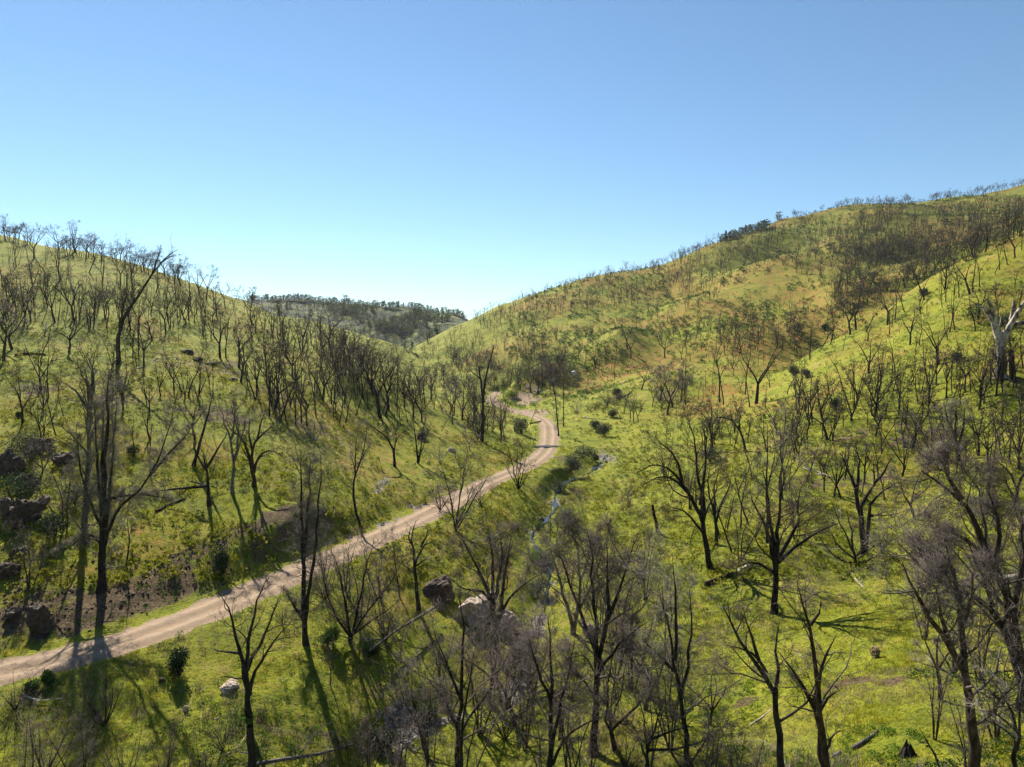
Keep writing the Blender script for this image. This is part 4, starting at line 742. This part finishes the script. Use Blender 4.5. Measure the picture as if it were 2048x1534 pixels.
def scatter(name, pts, scl, tm, m, label=None, cat=None, kind='stuff'):
    """all copies of small templates as one mesh"""
    k = rg.integers(len(tm), size=len(pts)); VV, TT, off = [], [], 0
    for i in range(len(tm)):
        P = pts[k == i]; S = scl[k == i]; v, t = tm[i]; a = rg.uniform(0, 6.28, len(P)); c_, s_ = np.cos(a)[:, None], np.sin(a)[:, None]
        x = (v[None, :, 0] * c_ - v[None, :, 1] * s_) * S[:, None] + P[:, 0:1]; y = (v[None, :, 0] * s_ + v[None, :, 1] * c_) * S[:, None] + P[:, 1:2]; z = v[None, :, 2] * S[:, None] + P[:, 2:3]
        VV.append(np.stack([x, y, z], -1).reshape(-1, 3)); TT.append((t[None] + (np.arange(len(P)) * len(v))[:, None, None]).reshape(-1, 3) + off); off += len(P) * len(v)
    return tag(link(name, mesh_np(name, np.concatenate(VV), [np.concatenate(TT)], m)), label, cat, kind=kind)
# random ground points with even density on the picture (nearer ground gets more per metre), from the sheet itself
def ground_pts(n_, r0, r1, dens=1.0):
    th = rg.uniform(-0.70, 0.70, n_); lo, hi = r0 ** (-dens), r1 ** (-dens); r = (lo + (hi - lo) * rg.random(n_)) ** (-1 / dens) if dens else np.exp(rg.uniform(math.log(r0), math.log(r1), n_))
    ti = (th + FA) / (2 * FA) * (nf - 1); ri = np.interp(r, RR, np.arange(nR)); a = ti.astype(int); b = ri.astype(int); fa = ti - a; fb = ri - b
    g = lambda A: (A[b, a] * (1 - fa) + A[b, a + 1] * fa) * (1 - fb) + (A[b + 1, a] * (1 - fa) + A[b + 1, a + 1] * fa) * fb
    return np.stack([np.sin(th) * r, np.cos(th) * r, g(gz)], 1), np.minimum(g(grd), 99), np.minimum(g(gsd), 99), g(m_soil.reshape(nR, nT)), g(m_warm.reshape(nR, nT))
rt = np.random.default_rng(5)
M['grasstuft'] = leafm('yellow green tufts', (0.09, 0.115, 0.010), (0.17, 0.18, 0.012), (0.24, 0.21, 0.03), 0.45)
# grass tufts over the near and middle ground
P_, r_, s_, so_, wa_ = ground_pts(150000, 19, 120, .6); nz = fbm(P_[:, 0] / 2.5, P_[:, 1] / 2.5, 3, 31); ok = (r_ > ROAD_W + .3) & (s_ > .8) & (so_ < .45) & (nz > -.45)
P_ = P_[ok]; nz = nz[ok]; dist = np.hypot(P_[:, 0], P_[:, 1]); S_ = rg.uniform(.6, 1.2, len(P_)) * (.8 + .9 * nz) * np.clip(dist / 45, .85, 1.9)
tg = [blade_tmpl(rt, 7, .15, .17, .012) for _ in range(8)]
dry = (fbm(P_[:, 0] / 6, P_[:, 1] / 6, 3, 41) > .13) & (rg.random(len(P_)) < .6)
for u, v, rr_ in ((1690, 1165, 3.2), (1640, 1185, 2.2), (1480, 1010, 4), (1350, 870, 6), (640, 900, 6), (900, 1000, 3), (1960, 1440, 1.5), (1540, 1480, 1.5), (1150, 1000, 3)):
    h_ = hit(u, v); dry |= (np.hypot(P_[:, 0] - h_[0], P_[:, 1] - h_[1]) + fbm(P_[:, 0], P_[:, 1], 2, 42) * rr_ * .8 < rr_) & (rg.random(len(P_)) < .8)
scatter('grass', P_[~dry], S_[~dry], tg, M['grass'], 'fresh green spring grass covering the slopes and valley floor', 'grass')
scatter('dry_grass', P_[dry], S_[dry] * 1.15, tg, M['drygrass'], 'straw coloured dry grass tufts among the green grass', 'grass')
# low leafy plants
def cover(name, n_, r0, r1, dens, size, fn, m, label, tm):
    P, r, s, so2, wa = ground_pts(n_, r0, r1, dens); ok = (r > ROAD_W + .5) & (s > .6) & fn(P, so2, wa); P = P[ok]
    scatter(name, P, rg.uniform(size[0], size[1], len(P)), tm, m, label, 'plants')
lt = [leaf_tmpl(rt, 60, .5, .38, .10) for _ in range(6)]; lt2 = [leaf_tmpl(rt, 46, .6, .45, .14) for _ in range(6)]
cover('dark_weeds', 3600, 22, 120, .4, (.35, .95), lambda P, so2, wa: fbm(P[:, 0] / 7, P[:, 1] / 7, 3, 51) > .12, M['weed'], 'dark green leafy weeds dotted over the near slopes', lt)
cover('bright_weeds', 7000, 22, 140, .5, (.3, .8), lambda P, so2, wa: fbm(P[:, 0] / 5, P[:, 1] / 5, 3, 56) > .15, M['weedlt'], 'bright green leafy weeds in the grass', lt)
lt3 = [leaf_tmpl(rt, 24, .6, .5, .22) for _ in range(5)]
cover('hillside_scrub', 30000, 200, 620, 0, (.9, 2.6), lambda P, so2, wa: (P[:, 0] > P[:, 1] * 0.02 - 10) & (fbm(P[:, 0] / 28, P[:, 1] / 28, 3, 58) * .8 + fbm(P[:, 0] / 6, P[:, 1] / 6, 2, 59) > .05 + rg.normal(0, .15, len(P)) + .9 * (1 - sstep(200, 270, P[:, 1]))), M['weed'], 'low dark green scrub tufts over the far right hillside', lt3)
cover('hillside_regrowth', 16000, 190, 560, 0, (.8, 2.2), lambda P, so2, wa: (P[:, 0] > P[:, 1] * 0.02 - 10) & (fbm(P[:, 0] / 30, P[:, 1] / 30, 3, 62) > .0 + rg.normal(0, .25, len(P)) + .6 * (1 - sstep(190, 250, P[:, 1]))), M['weedlt'], 'bright green regrowth tufts over the far right hillside', lt3)
cover('slope_tufts', 13000, 55, 230, .1, (.35, 1.0), lambda P, so2, wa: fbm(P[:, 0] / 12, P[:, 1] / 12, 3, 66) > -.1, M['grasstuft'], 'yellow green grassy tufts over the middle slopes', lt3)
cover('slope_weeds', 3600, 60, 260, .1, (.3, .8), lambda P, so2, wa: fbm(P[:, 0] / 12, P[:, 1] / 12, 3, 67) > -.05, M['weed'], 'dark green weeds dotted over the middle slopes', lt3)
# dead stalks and fallen sticks
def stick_tmpl(rng, n_, h, up, r):
    tb = TB(); B = np.stack([rng.uniform(-.25, .25, n_), rng.uniform(-.25, .25, n_), np.full(n_, .0)], 1); d = np.stack([rng.normal(0, 1 - up, n_), rng.normal(0, 1 - up, n_), np.full(n_, up)], 1); d /= np.linalg.norm(d, axis=1, keepdims=True)
    tb.twigs(B, d, h * rng.uniform(.5, 1.3, n_), np.full(n_, r)); v, q = tb.arrays(); return v, q[1]
def mk(P, so2, wa): return fbm(P[:, 0] / 5, P[:, 1] / 5, 3, 71) > .02
cover('dead_stalks', 9000, 22, 130, .5, (.6, 1.3), mk, M['twig'], 'thin brown dead stalks standing in the grass', [stick_tmpl(rt, 9, .55, .8, .009) for _ in range(6)])
def fs_tmpl(rng):
    tb = TB(); P = curve(rng, np.array((0, 0, .04)), (1, 0, .04), 1.6, 4, .18, 0); P[:, 2] = np.abs(P[:, 2]) * .6 + .03; n_ = 6; k = rng.integers(1, 4, n_); B = P[k]; a = rng.uniform(-1, 1, n_); tb.twigs(B, np.stack([np.cos(a), np.sin(a), np.full(n_, .08)], 1), rng.uniform(.3, .8, n_), np.full(n_, .012))
    tb.twigs(P[:-1], (P[1:] - P[:-1]) / np.linalg.norm(P[1:] - P[:-1], axis=1, keepdims=True), np.full(4, .55), np.full(4, .03)); v, q = tb.arrays(); return v, q[1]
cover('fallen_sticks', 1500, 26, 130, .1, (.35, .95), mk, M['pale'], 'small bleached sticks and twigs lying in the grass', [fs_tmpl(rt) for _ in range(8)])
# resprouting bushes at the foot of burnt trees and on the spur
cover('spur_regrowth', 1500, 75, 210, 0, (.4, 1.1), lambda P, so2, wa: P[:, 0] > 18, M['weed'], 'green resprouting tufts on the right spur', lt2)

def shrub(label, u, v, h, w, m, n_=1500, name='green_shrub', leaf=.10, woody=True, group=None):
    g = hit(u, v); d = g[1]; H = h / F * d; W = w / F * d / 2; e = link(name, None, None, g - np.array((0, 0, .05))); tag(e, label, 'shrub', group)
    rr = np.random.default_rng(int(u * 7 + v)); lobes = [(rr.uniform(-.55, .55) * W, rr.uniform(-.55, .55) * W, rr.uniform(.3, .75) * H, rr.uniform(.35, .6)) for _ in range(9)]
    VV = []
    for (x, y, z, s) in lobes:
        k = n_ // 9; q = rr.normal(0, 1, (k, 3)); q /= np.linalg.norm(q, axis=1, keepdims=True); q *= rr.uniform(.55, 1.05, (k, 1)); c = q * [W * s, W * s, H * s * .75] + [x, y, z]; c[:, 2] = np.abs(c[:, 2])
        dd = rr.normal(0, 1, (k, 3)) + [0, 0, .5]; dd /= np.linalg.norm(dd, axis=1, keepdims=True); ee = np.cross(dd, rr.normal(0, 1, (k, 3))); ee /= np.linalg.norm(ee, axis=1, keepdims=True); L = leaf * rr.uniform(.6, 1.5, (k, 1)) * max(1, d / 70)
        VV.append(np.stack([c - ee * L * .35, c + ee * L * .35, c + dd * L], 1).reshape(-1, 3))
    V_ = np.concatenate(VV); link('foliage', mesh_np('foliage', V_, [np.arange(len(V_)).reshape(-1, 3)], m), e)
    tb = TB()
    for i in range(12):
        a = i * 2.4; s = rr.uniform(.2, .9); tb.add(curve(rr, np.zeros(3), (math.cos(a) * s * W / H, math.sin(a) * s * W / H, 1), H * rr.uniform(.6, .95), 4, .12, .05), np.linspace(.03, .01, 5), 4)
    link('stems', tb.mesh('stems', M['charbr']), e)
shrub('dark evergreen bush with a round top above the cut bank', 444, 1150, 62, 42, M['ever'], 2600)
shrub('dark green bush just below the road, left of the forked oak', 356, 1350, 60, 46, M['ever'], 2600)
shrub('green leafy bush under the left end of the road, at the bottom', 100, 1372, 34, 34, M['weed'])
shrub('small green bush right beside the road edge near the bottom left', 68, 1385, 26, 30, M['weed'])
shrub('round grey green bush right of the road, the darker of the pair', 1208, 872, 26, 36, M['sage'], 1600)
shrub('paler grey green bush touching the darker round bush', 1192, 862, 22, 34, M['sage'], 1400)
shrub('dark round bush beside the bleached fallen branches', 1233, 793, 18, 26, M['ever'], 1000)
shrub('small round grey bush on the straw coloured valley floor', 1225, 835, 18, 22, M['sage'], 1000)
shrub('tall grey bush at the left side of the straight road stretch', 1042, 868, 34, 34, M['sage'], 1600)
shrub('big dark bush on the bank above the stream', 1142, 945, 36, 46, M['sage'], 2200)
shrub('low purple grey bush beside the ford', 1166, 915, 26, 54, M['sage'], 1600)
shrub('small dark bush left of the white stones', 1190, 922, 16, 22, M['weed'], 800)
shrub('bright green leafy mound behind the road loop', 1025, 795, 14, 26, M['weedlt'], 800)
shrub('broad grey bush at the foot of the rounded oak', 1420, 925, 30, 60, M['sage'], 2200)
shrub('grey bush on the spur crest left of a slim tree', 1587, 750, 18, 22, M['sage'], 1000)
shrub('round grey bush on the spur face near the crest', 1614, 757, 18, 24, M['sage'], 1000)
shrub('dark pointed bush on the spur face', 1670, 820, 28, 26, M['ever'], 1400)
shrub('dark bush left of the white trunked oak', 1915, 722, 18, 28, M['ever'], 1200)
shrub('leafy green oak regrowth left of the white trunked oak', 1958, 650, 52, 78, M['ever'], 2600)
shrub('bright green bush in the fork of the white trunked oak', 2003, 655, 34, 34, M['weed'], 1400)
shrub('grey bush high on the spur crest', 1848, 592, 14, 18, M['sage'], 800)
shrub('dark green shrub hanging over the rocks at the left edge', 60, 930, 80, 100, M['ever'], 3600)
shrub('dark bush between the two clumps of left edge rocks', 110, 1075, 52, 66, M['ever'], 2600)
shrub('small dark bush behind the tall upright pine', 268, 912, 24, 30, M['ever'], 1100)
shrub('small round dark bush on the left slope above the rocks', 38, 835, 12, 16, M['ever'], 600)
shrub('lone round dark bush on the far right hillside', 1650, 660, 14, 18, M['ever'], 600)
shrub('grassy brown tuft mound alone on the lower right slope', 1750, 1315, 24, 24, M['drygrass'], 900, name='grass_mound')
shrub('dark green shrub under the mauve thicket beside the road', 655, 1290, 40, 60, M['weed'], 2000)
shrub('dark green undergrowth below the mauve thicket', 745, 1310, 36, 70, M['weed'], 2200)

shrub('wide dark twiggy bush covering the left edge rocks', 30, 1010, 70, 110, M['ever'], 3000)
shrub('olive green bush between the left edge rocks and the pine', 150, 1010, 50, 70, M['sage'], 2200)
shrub('brown grey reedy bush on the left stream bank', 1118, 985, 24, 34, M['sage'], 1200)
shrub('olive reedy bush overhanging the stream below the bend', 1075, 1062, 24, 34, M['weed'], 1200)
shrub('green bush on the right stream bank beside the bright flat', 1128, 1040, 26, 46, M['weedlt'], 1600)
shrub('leafy bush hiding the stream below its last open pool', 1085, 1130, 36, 60, M['weedlt'], 2000)
shrub('leafy green clump over the stream between two twiggy oaks', 1075, 1190, 40, 60, M['weed'], 2000)
shrub('dark green clump at the stream below the tan boulders', 1040, 1330, 40, 70, M['weed'], 2200)
shrub('low green clump by the gravel patch at the bottom', 860, 1440, 34, 60, M['weed'], 2000)
shrub('brown green bush beside the gravel, lower left of it', 770, 1500, 44, 70, M['sage'], 2200)
# evergreen trees on far ridges
def ever_tmpl(rng, tall):
    tb = TB(); P = np.array([[0, 0, -.5], [0, 0, 3], [0, 0, 9]]); tb.add(P, np.array([.3, .22, .05]), 4); v1, q1 = tb.arrays(); n_ = 90
    z = rng.uniform(.12, 1, n_); r = (1.25 - z) * (2.2 if tall else 4.5) * np.sqrt(rng.random(n_)); 
    if not tall: r = np.sqrt(np.clip(1 - ((z - .52) / .5) ** 2, .05, 1)) * 3.8 * np.sqrt(rng.random(n_))
    a = rng.uniform(0, 6.28, n_); c = np.stack([np.cos(a) * r, np.sin(a) * r, z * 9.5], 1); d = rng.normal(0, 1, (n_, 3)); d[:, 2] = abs(d[:, 2]); d /= np.linalg.norm(d, axis=1, keepdims=True); e = np.cross(d, rng.normal(0, 1, (n_, 3))); e /= np.linalg.norm(e, axis=1, keepdims=True); L = rng.uniform(.8, 1.6, (n_, 1))
    v2 = np.stack([c - e * L * .5, c + e * L * .5, c + d * L], 1).reshape(-1, 3)
    return np.concatenate([v1, v2]), q1[0], np.arange(n_ * 3).reshape(-1, 3) + len(v1), len(q1[0])
EV = [ever_tmpl(rt, i % 2) for i in range(6)]
items = []
for pg, n_, (h0, h1) in (("520 605,600 612,700 615,860 628,915 634,860 680,800 670,700 645,600 625", 1400, (3, 7)), ("1690 425,1800 470,1900 430,2000 470,1850 540,1750 540", 40, (4, 7)), ("600 640,760 690,830 700,800 720,690 680", 160, (3, 6))):
    for (u, v) in sample(pg, n_):
        g = hit(u, v)
        if g is None or fbm(np.array([g[0] / 40]), np.array([g[1] / 40]), 2, 8)[0] < .05 + rg.normal(0, .14) and g[1] > 380: continue
        if g[1] < 380: continue
        hh = rg.uniform(h0, h1) / 10; items.append((EV[int(rg.integers(6))], g, hh, hh * rg.uniform(1, 1.6)))
for u in np.arange(500, 930, 3.2):
    g = hit(u, crest_v(u) + rg.uniform(1.5, 4))
    if g is not None and g[1] > 500: hh = rg.uniform(4, 8.5) / 10; items.append((EV[int(rg.integers(6))], g, hh, hh * 1.4))
for u in np.arange(1440, 1560, 3.2):
    g = hit(u, crest_v(u) + rg.uniform(1.5, 4))
    if g is not None: hh = rg.uniform(3, 6.5) / 10; items.append((EV[int(rg.integers(6))], g, hh, hh * 1.3))
merge('distant_evergreens', items, [M['char'], M['everfar']], 'dark evergreen trees covering the far ridge between the hills', 'trees')
def lone_ever(label, u, hpx, k):
    g = hit(u, crest_v(u) + 2); v_, q4, q3, nt = EV[k]; s = hpx / F * g[1] / 10; e = link('evergreen_tree', None, None, g); e.scale = (s, s, s); tag(e, label, 'tree')
    link('trunk', mesh_np('trunk', v_, [q4], M['char']), e); link('crown', mesh_np('crown', v_, [q3], M['ever']), e)
lone_ever('lone tall evergreen poking above the far centre ridge', 690, 20, 0)
lone_ever('pointed dark conifer on the right skyline', 1452, 20, 1)
lone_ever('bushy evergreen on the right skyline beside the pointed conifer', 1470, 13, 2)
# ------------------------------------------------------------------ rocks
def rock_mesh(name, rx, ry, rz, seed, m, rough=.3, box=0.35):
    import bmesh
    bm = bmesh.new(); bmesh.ops.create_icosphere(bm, subdivisions=5, radius=1.0); V_ = np.array([v.co[:] for v in bm.verts]); rr = np.random.default_rng(seed)
    mx = np.abs(V_).max(1, keepdims=True); V_ = V_ * (1 - box) + V_ / mx * box
    for _ in range(9):                       # chipped planes
        n_ = rr.normal(0, 1, 3); n_ /= np.linalg.norm(n_); d = V_ @ n_; c = rr.uniform(.62, .9); V_ = V_ - np.maximum(d - c, 0)[:, None] * n_ * .85
    o = rr.uniform(0, 50); f = fbm(V_[:, 0] * 1.3 + o, V_[:, 1] * 1.3 + V_[:, 2] * 1.7, 4, seed) + fbm(V_[:, 2] * 3 + o, V_[:, 0] * 3 - V_[:, 1] * 3, 4, seed + 3) * .5
    V_ = V_ * (1 + rough * f[:, None]) * [rx, ry, rz]
    for v, c in zip(bm.verts, V_): v.co = c
    me = bpy.data.meshes.new(name); bm.to_mesh(me); bm.free(); me.materials.append(m); me.polygons.foreach_set('use_smooth', np.ones(len(me.polygons), bool)); return me
def rock(label, u, v, w, h, m, seed, name='boulder', cat='rock', rough=.3, group=None):
    """w,h in photo pixels, v = foot of the rock"""
    g = hit(u, v); d = g[1]; W = w / F * d / 2; H = h / F * d / 1.55; c = g + np.array((0, W * .7, H * .55)); o = link(name, rock_mesh(name, W, W * .9, H, seed, M[m], rough), None, c); o.rotation_euler = (0, 0, seed); return tag(o, label, cat, group)
rock('large tan boulder with a flat bright top behind the broad oak, left half', 950, 1250, 80, 54, 'tanrock', 1, rough=.45)
rock('large tan boulder behind the broad oak, its shaded right half', 1012, 1262, 54, 44, 'tanrock', 2)
rock('dark brown boulder with a tan cap, left of the large tan boulders', 871, 1204, 58, 44, 'brownrock', 3, rough=.5)
rock('small flat tan rock on the grass left of the forked oak', 453, 1384, 38, 17, 'tanrock', 61, rough=.5)
rock('rugged dark brown block just above the left end of the road', 69, 1276, 52, 58, 'brownrock', 5, rough=.5)
for i, (u, v, w, h, lab) in enumerate(((38, 1058, 66, 56, 'big dark rounded rock at the left edge, lowest of the outcrop'), (10, 1046, 44, 44, 'dark rock cut by the left frame edge beside the big rounded one'), (45, 980, 38, 30, 'dark jagged rock in the middle of the left edge outcrop'), (5, 955, 50, 50, 'tall dark rock face at the left edge, top of the outcrop'), (120, 935, 44, 36, 'brown rock right of the dark hanging shrub'), (75, 910, 50, 26, 'flat dark rock under the hanging shrub'),
        (8, 1160, 44, 32, 'brown rock by the left edge above the small rubble'), (30, 1120, 36, 20, 'low brown rock below the big rounded rock'), (20, 1245, 36, 26, 'brown rock left of the rugged block'))):
    rock(lab, u, v, w, h, 'brownrock', 20 + i, rough=.7)
for i, (u, v, w, h, lab) in enumerate(((372, 706, 30, 9, 'purple brown outcrop slab on the left slope, uppermost'), (420, 730, 26, 9, 'rugged outcrop rock in the middle of the left slope outcrop'), (458, 760, 24, 7, 'low end rock of the left slope outcrop'), (392, 722, 20, 9, 'small dark block inside the left slope outcrop'))):
    rock(lab, u, v, w, h, 'brownrock', 40 + i, rough=.6).location.z -= .25
rock('pale square stone beside the narrow vase shaped tree', 903, 904, 16, 9, 'tanrock', 50)
rock('dark and pale rubble rock behind the vase shaped tree', 842, 880, 18, 14, 'brownrock', 51, rough=.5)
rock('small white stone lying left of the ford', 1070, 880, 5, 4, 'greyrock', 52, name='stone')
rock('tan rock in the ditch right of the dense mauve oak', 1180, 1272, 34, 22, 'tanrock', 53)
rock('dark stone standing in the stream bend', 1082, 1044, 14, 10, 'brownrock', 54)
rock('pale grey stones heap beside the dirt pullout', 1078, 786, 14, 7, 'greyrock', 55)
rock('small tan stone near the road edge, bottom left', 370, 1422, 12, 9, 'tanrock', 56, name='stone')
rock('grey stone on the slope below the road, right of the dark bush', 322, 1365, 14, 9, 'brownrock', 57, name='stone')
import bmesh
# loose stones: rubble below the cut bank, gravel along the stream
st_t = []
for i in range(6):
    import bmesh
    bm = bmesh.new(); bmesh.ops.create_icosphere(bm, subdivisions=1, radius=1.0); v_ = np.array([v.co[:] for v in bm.verts]); f_ = np.array([[v.index for v in f.verts] for f in bm.faces]); bm.free(); v_ = v_ * rt.uniform(.7, 1.15, (len(v_), 1)) * [1, .8, .6]; st_t.append((v_, f_))
def stones(name, anchors, n_, s, m, label):
    PP = []
    for (u, v, rx, ry) in anchors:
        h = hit(u, v)
        for _ in range(n_): PP.append((h[0] + rg.normal(0, rx), h[1] + rg.normal(0, ry)))
    PP = np.array(PP); rdd = ground(PP[:, 0], PP[:, 1])[1]; PP = PP[rdd > ROAD_W + .7]; z = ground(PP[:, 0], PP[:, 1])[0]; scatter(name, np.column_stack([PP, z + .02]), rg.uniform(s[0], s[1], len(PP)) * rg.uniform(.5, 1, len(PP)), st_t, M[m], label, 'stones')
stones('rubble', [(30, 1235, 3, 2), (60, 1180, 4, 2.5), (90, 1215, 3, 2), (20, 1130, 2.5, 2), (300, 1190, 4, 1.5), (450, 1170, 4, 1.5), (400, 740, 7, 6), (150, 1200, 4, 2)], 70, (.04, .2), 'brownrock', 'loose brown stones on the slope above the road')
stones('stream_stones', [(812, 1462, .7, 1.2), (800, 1485, .6, 1.0), (1105, 985, .8, 2), (1080, 1040, .8, 2.2), (1062, 1085, .7, 1.2), (1212, 915, 1.2, 5), (1180, 945, 1.5, 3), (1225, 900, 1, 4), (1240, 995, 2, 2)], 110, (.04, .15), 'greyrock', 'pale grey stones and gravel lying along the stream')

# ------------------------------------------------------------------ logs, fallen wood, stump, tank, post
def log(label, pts, r, m, name='fallen_log', cat='log', taper=.6, tw=0, seed=0, lift=.0):
    W = []
    for (u, v) in poly(pts):
        g = hit(u, v); W.append(g + np.array((0, 0, r * .7 + lift)))
    W = np.array(W); o = W[0].copy(); P, L = smooth_line(W - o, max(5, len(W) * 3)); rr = np.random.default_rng(seed); tb, cb = TB(), TB(); R = np.linspace(r, r * taper, len(P)); tb.add(P, R, 8)
    if tw:
        st = STY['fan']; grow(rr, tb, cb, P, R, L, st['lv'], 0, st['tw'], tw)
    v_, q = tb.arrays(); k = 8; n_ = len(P)
    caps = [np.arange(k)[None][:, ::-1], np.arange(k)[None] + (n_ - 1) * k]
    if tw:
        e = link(name, None, None, o); tag(e, label, cat); link('trunk', mesh_np('trunk', v_, [q[0], *caps], M[m]), e); link('branches', cb.mesh('branches', M[m]), e); return e
    return tag(link(name, mesh_np(name, v_, [q[0], *caps], M[m]), None, o), label, cat)
log('short pale log with a bleached end left of the lone oak', "1480 1148,1492 1140,1503 1133", .26, 'white')
log('dark rotting log lying left of the short pale log', "1410 1172,1440 1160,1475 1148", .22, 'charbr')
log('thin grey log lying diagonally in the grass at the lower right', "1706 1500,1730 1485,1756 1465", .09, 'greybark', tw=.25, seed=3)
log('short grey log end by the bottom edge below the twin trunked oak', "1668 1518,1680 1508", .10, 'greybark')
log('pale log lying behind the leaning oaks at the right edge', "2008 1162,2030 1160,2060 1152", .22, 'pale')
log('thin fallen branch with straw coloured bark left of the twin oak', "1500 1452,1525 1435,1545 1418", .04, 'pale', name='fallen_branch', cat='branch', tw=.35, seed=4)
log('bundle of bleached fallen branches beside the short dark bush', "1262 786,1245 795,1215 808", .16, 'pale', name='fallen_branch', cat='branch', tw=.8, seed=5)
log('long pale pole lying on the valley floor right of the road', "1165 835,1190 838,1212 840", .12, 'pale')
log('black log by the left side of the straight road', "1060 848,1072 846,1082 843", .2, 'char')
log('long thin burnt log slanting down towards the split snag', "884 820,905 838,930 858", .16, 'greybark')
log('dead tree crown lying on its side at the bottom edge, left of centre', "516 1540,560 1532,640 1520,705 1500", .10, 'greybark', name='fallen_tree', cat='tree', tw=1.1, seed=6, lift=.25)
log('bleached fallen crown with drooping twigs left of the big tan boulder', "868 1240,835 1262,790 1290,740 1330", .11, 'silver', name='fallen_tree', cat='tree', tw=1.5, seed=7, lift=.9)
log('pale fallen branches just under the road in the bottom left corner', "45 1395,80 1408,125 1402", .06, 'pale', name='fallen_branch', cat='branch', tw=.9, seed=8, lift=.1)
log('charred straight pole lying on the left slope below the broken limb', "312 1025,340 1010,372 998", .12, 'char')
log('pale bare branches lying in the straw patch under the charred oak', "1700 1140,1712 1160,1730 1180", .05, 'pale', name='fallen_branch', cat='branch', tw=.6, seed=9)
log('fallen bleached tree lying high on the left slope right of the snag', "262 740,285 735,320 715", .10, 'pale', name='fallen_branch', cat='branch', tw=.6, seed=10)
log('long log lying in the left slope grass near the left edge', "30 712,60 708,90 710", .2, 'charbr')
log('bleached broken limbs tangled right above the lone oak', "1665 960,1640 950,1605 940", .10, 'pale', name='fallen_branch', cat='branch', tw=.9, seed=11, lift=.2)
# stump
g = hit(1816, 1512); tb = TB(); rr = np.random.default_rng(3)
for i in range(7):
    a = i * .9; tb.add(np.array([[math.cos(a) * .22, math.sin(a) * .22, -.1], [math.cos(a) * .12, math.sin(a) * .12, .25], [math.cos(a) * .07, math.sin(a) * .07, rr.uniform(.35, .65)]]), np.array([.12, .08, .015]), 6)
tag(link('burnt_stump', tb.mesh('burnt_stump', M['char']), None, g), 'small jagged black stump in the grass by the bottom edge', 'stump')
# pale tank on the far slope: body, domed lid, hatch
g = hit(1148, 752); mt, n, l, p = mat('weathered white tank'); p.inputs['Base Color'].default_value = rgb(.62, .60, .58); p.inputs['Roughness'].default_value = .6
f = noise(n, l, n.new('ShaderNodeNewGeometry').outputs['Position'], 1.5, 5); r_m = ramp(n, [(.35, (.42, .40, .38)), (.6, (.68, .66, .64))]); l.new(f, r_m.inputs[0]); l.new(r_m.outputs[0], p.inputs['Base Color'])
e = link('water_tank', None, None, g); tag(e, 'small pale grey water tank alone on the far slope', 'tank'); s = g[1] / 250.0
def lathe(name, prof, k=24):
    an = np.arange(k) * 2 * math.pi / k; V_ = np.array([(r * math.cos(a), r * math.sin(a), z) for r, z in prof for a in an]); i = np.arange(len(prof) - 1)[:, None] * k; a = np.arange(k)[None]; a1 = (a + 1) % k
    return mesh_np(name, V_, [np.stack([i + a, i + a1, i + k + a1, i + k + a], -1).reshape(-1, 4)], mt)
link('body', lathe('body', [(.95 * s, -.3), (.95 * s, 1.5 * s), (.98 * s, 1.52 * s), (.98 * s, 1.6 * s)]), e); link('lid', lathe('lid', [(.97 * s, 1.605 * s), (.8 * s, 1.8 * s), (.35 * s, 1.95 * s), (.3 * s, 1.95 * s), (.3 * s, 2.05 * s), (.01, 2.06 * s)]), e)
log_o = None
g = hit(92, 662); tb = TB(); tb.add(np.array([[0, 0, -.2], [0, 0, .6], [.03, 0, 1.35]]), np.array([.16, .15, .12]), 8); tag(link('pale_post', tb.mesh('pale_post', M['white']), None, g), 'short pale post standing high on the left slope', 'post')

# ------------------------------------------------------------------ thin spring haze, one closed box round everything on the ground
bz0, bz1 = float(gz.min()) - 1.0, max(float(gz.max()), CZ) + 14.0; hb = 2300.0
hv = np.array([(x, y, z) for z in (bz0, bz1) for y in (-hb, hb) for x in (-hb, hb)])
hq = np.array([[0, 2, 3, 1], [4, 5, 7, 6], [0, 1, 5, 4], [2, 6, 7, 3], [0, 4, 6, 2], [1, 3, 7, 5]])
m = bpy.data.materials.new('haze'); m.use_nodes = True; n = m.node_tree.nodes; l = m.node_tree.links; n.remove(n['Principled BSDF'])
pv_ = n.new('ShaderNodeVolumePrincipled'); pv_.inputs['Color'].default_value = rgb(.86, .92, 1.0); pv_.inputs['Density'].default_value = 0.00005; pv_.inputs['Anisotropy'].default_value = 0.3
l.new(pv_.outputs[0], n['Material Output'].inputs['Volume'])
tag(link('haze', mesh_np('haze', hv, [hq], m)), 'thin pale haze over the valley', 'haze', kind='stuff')
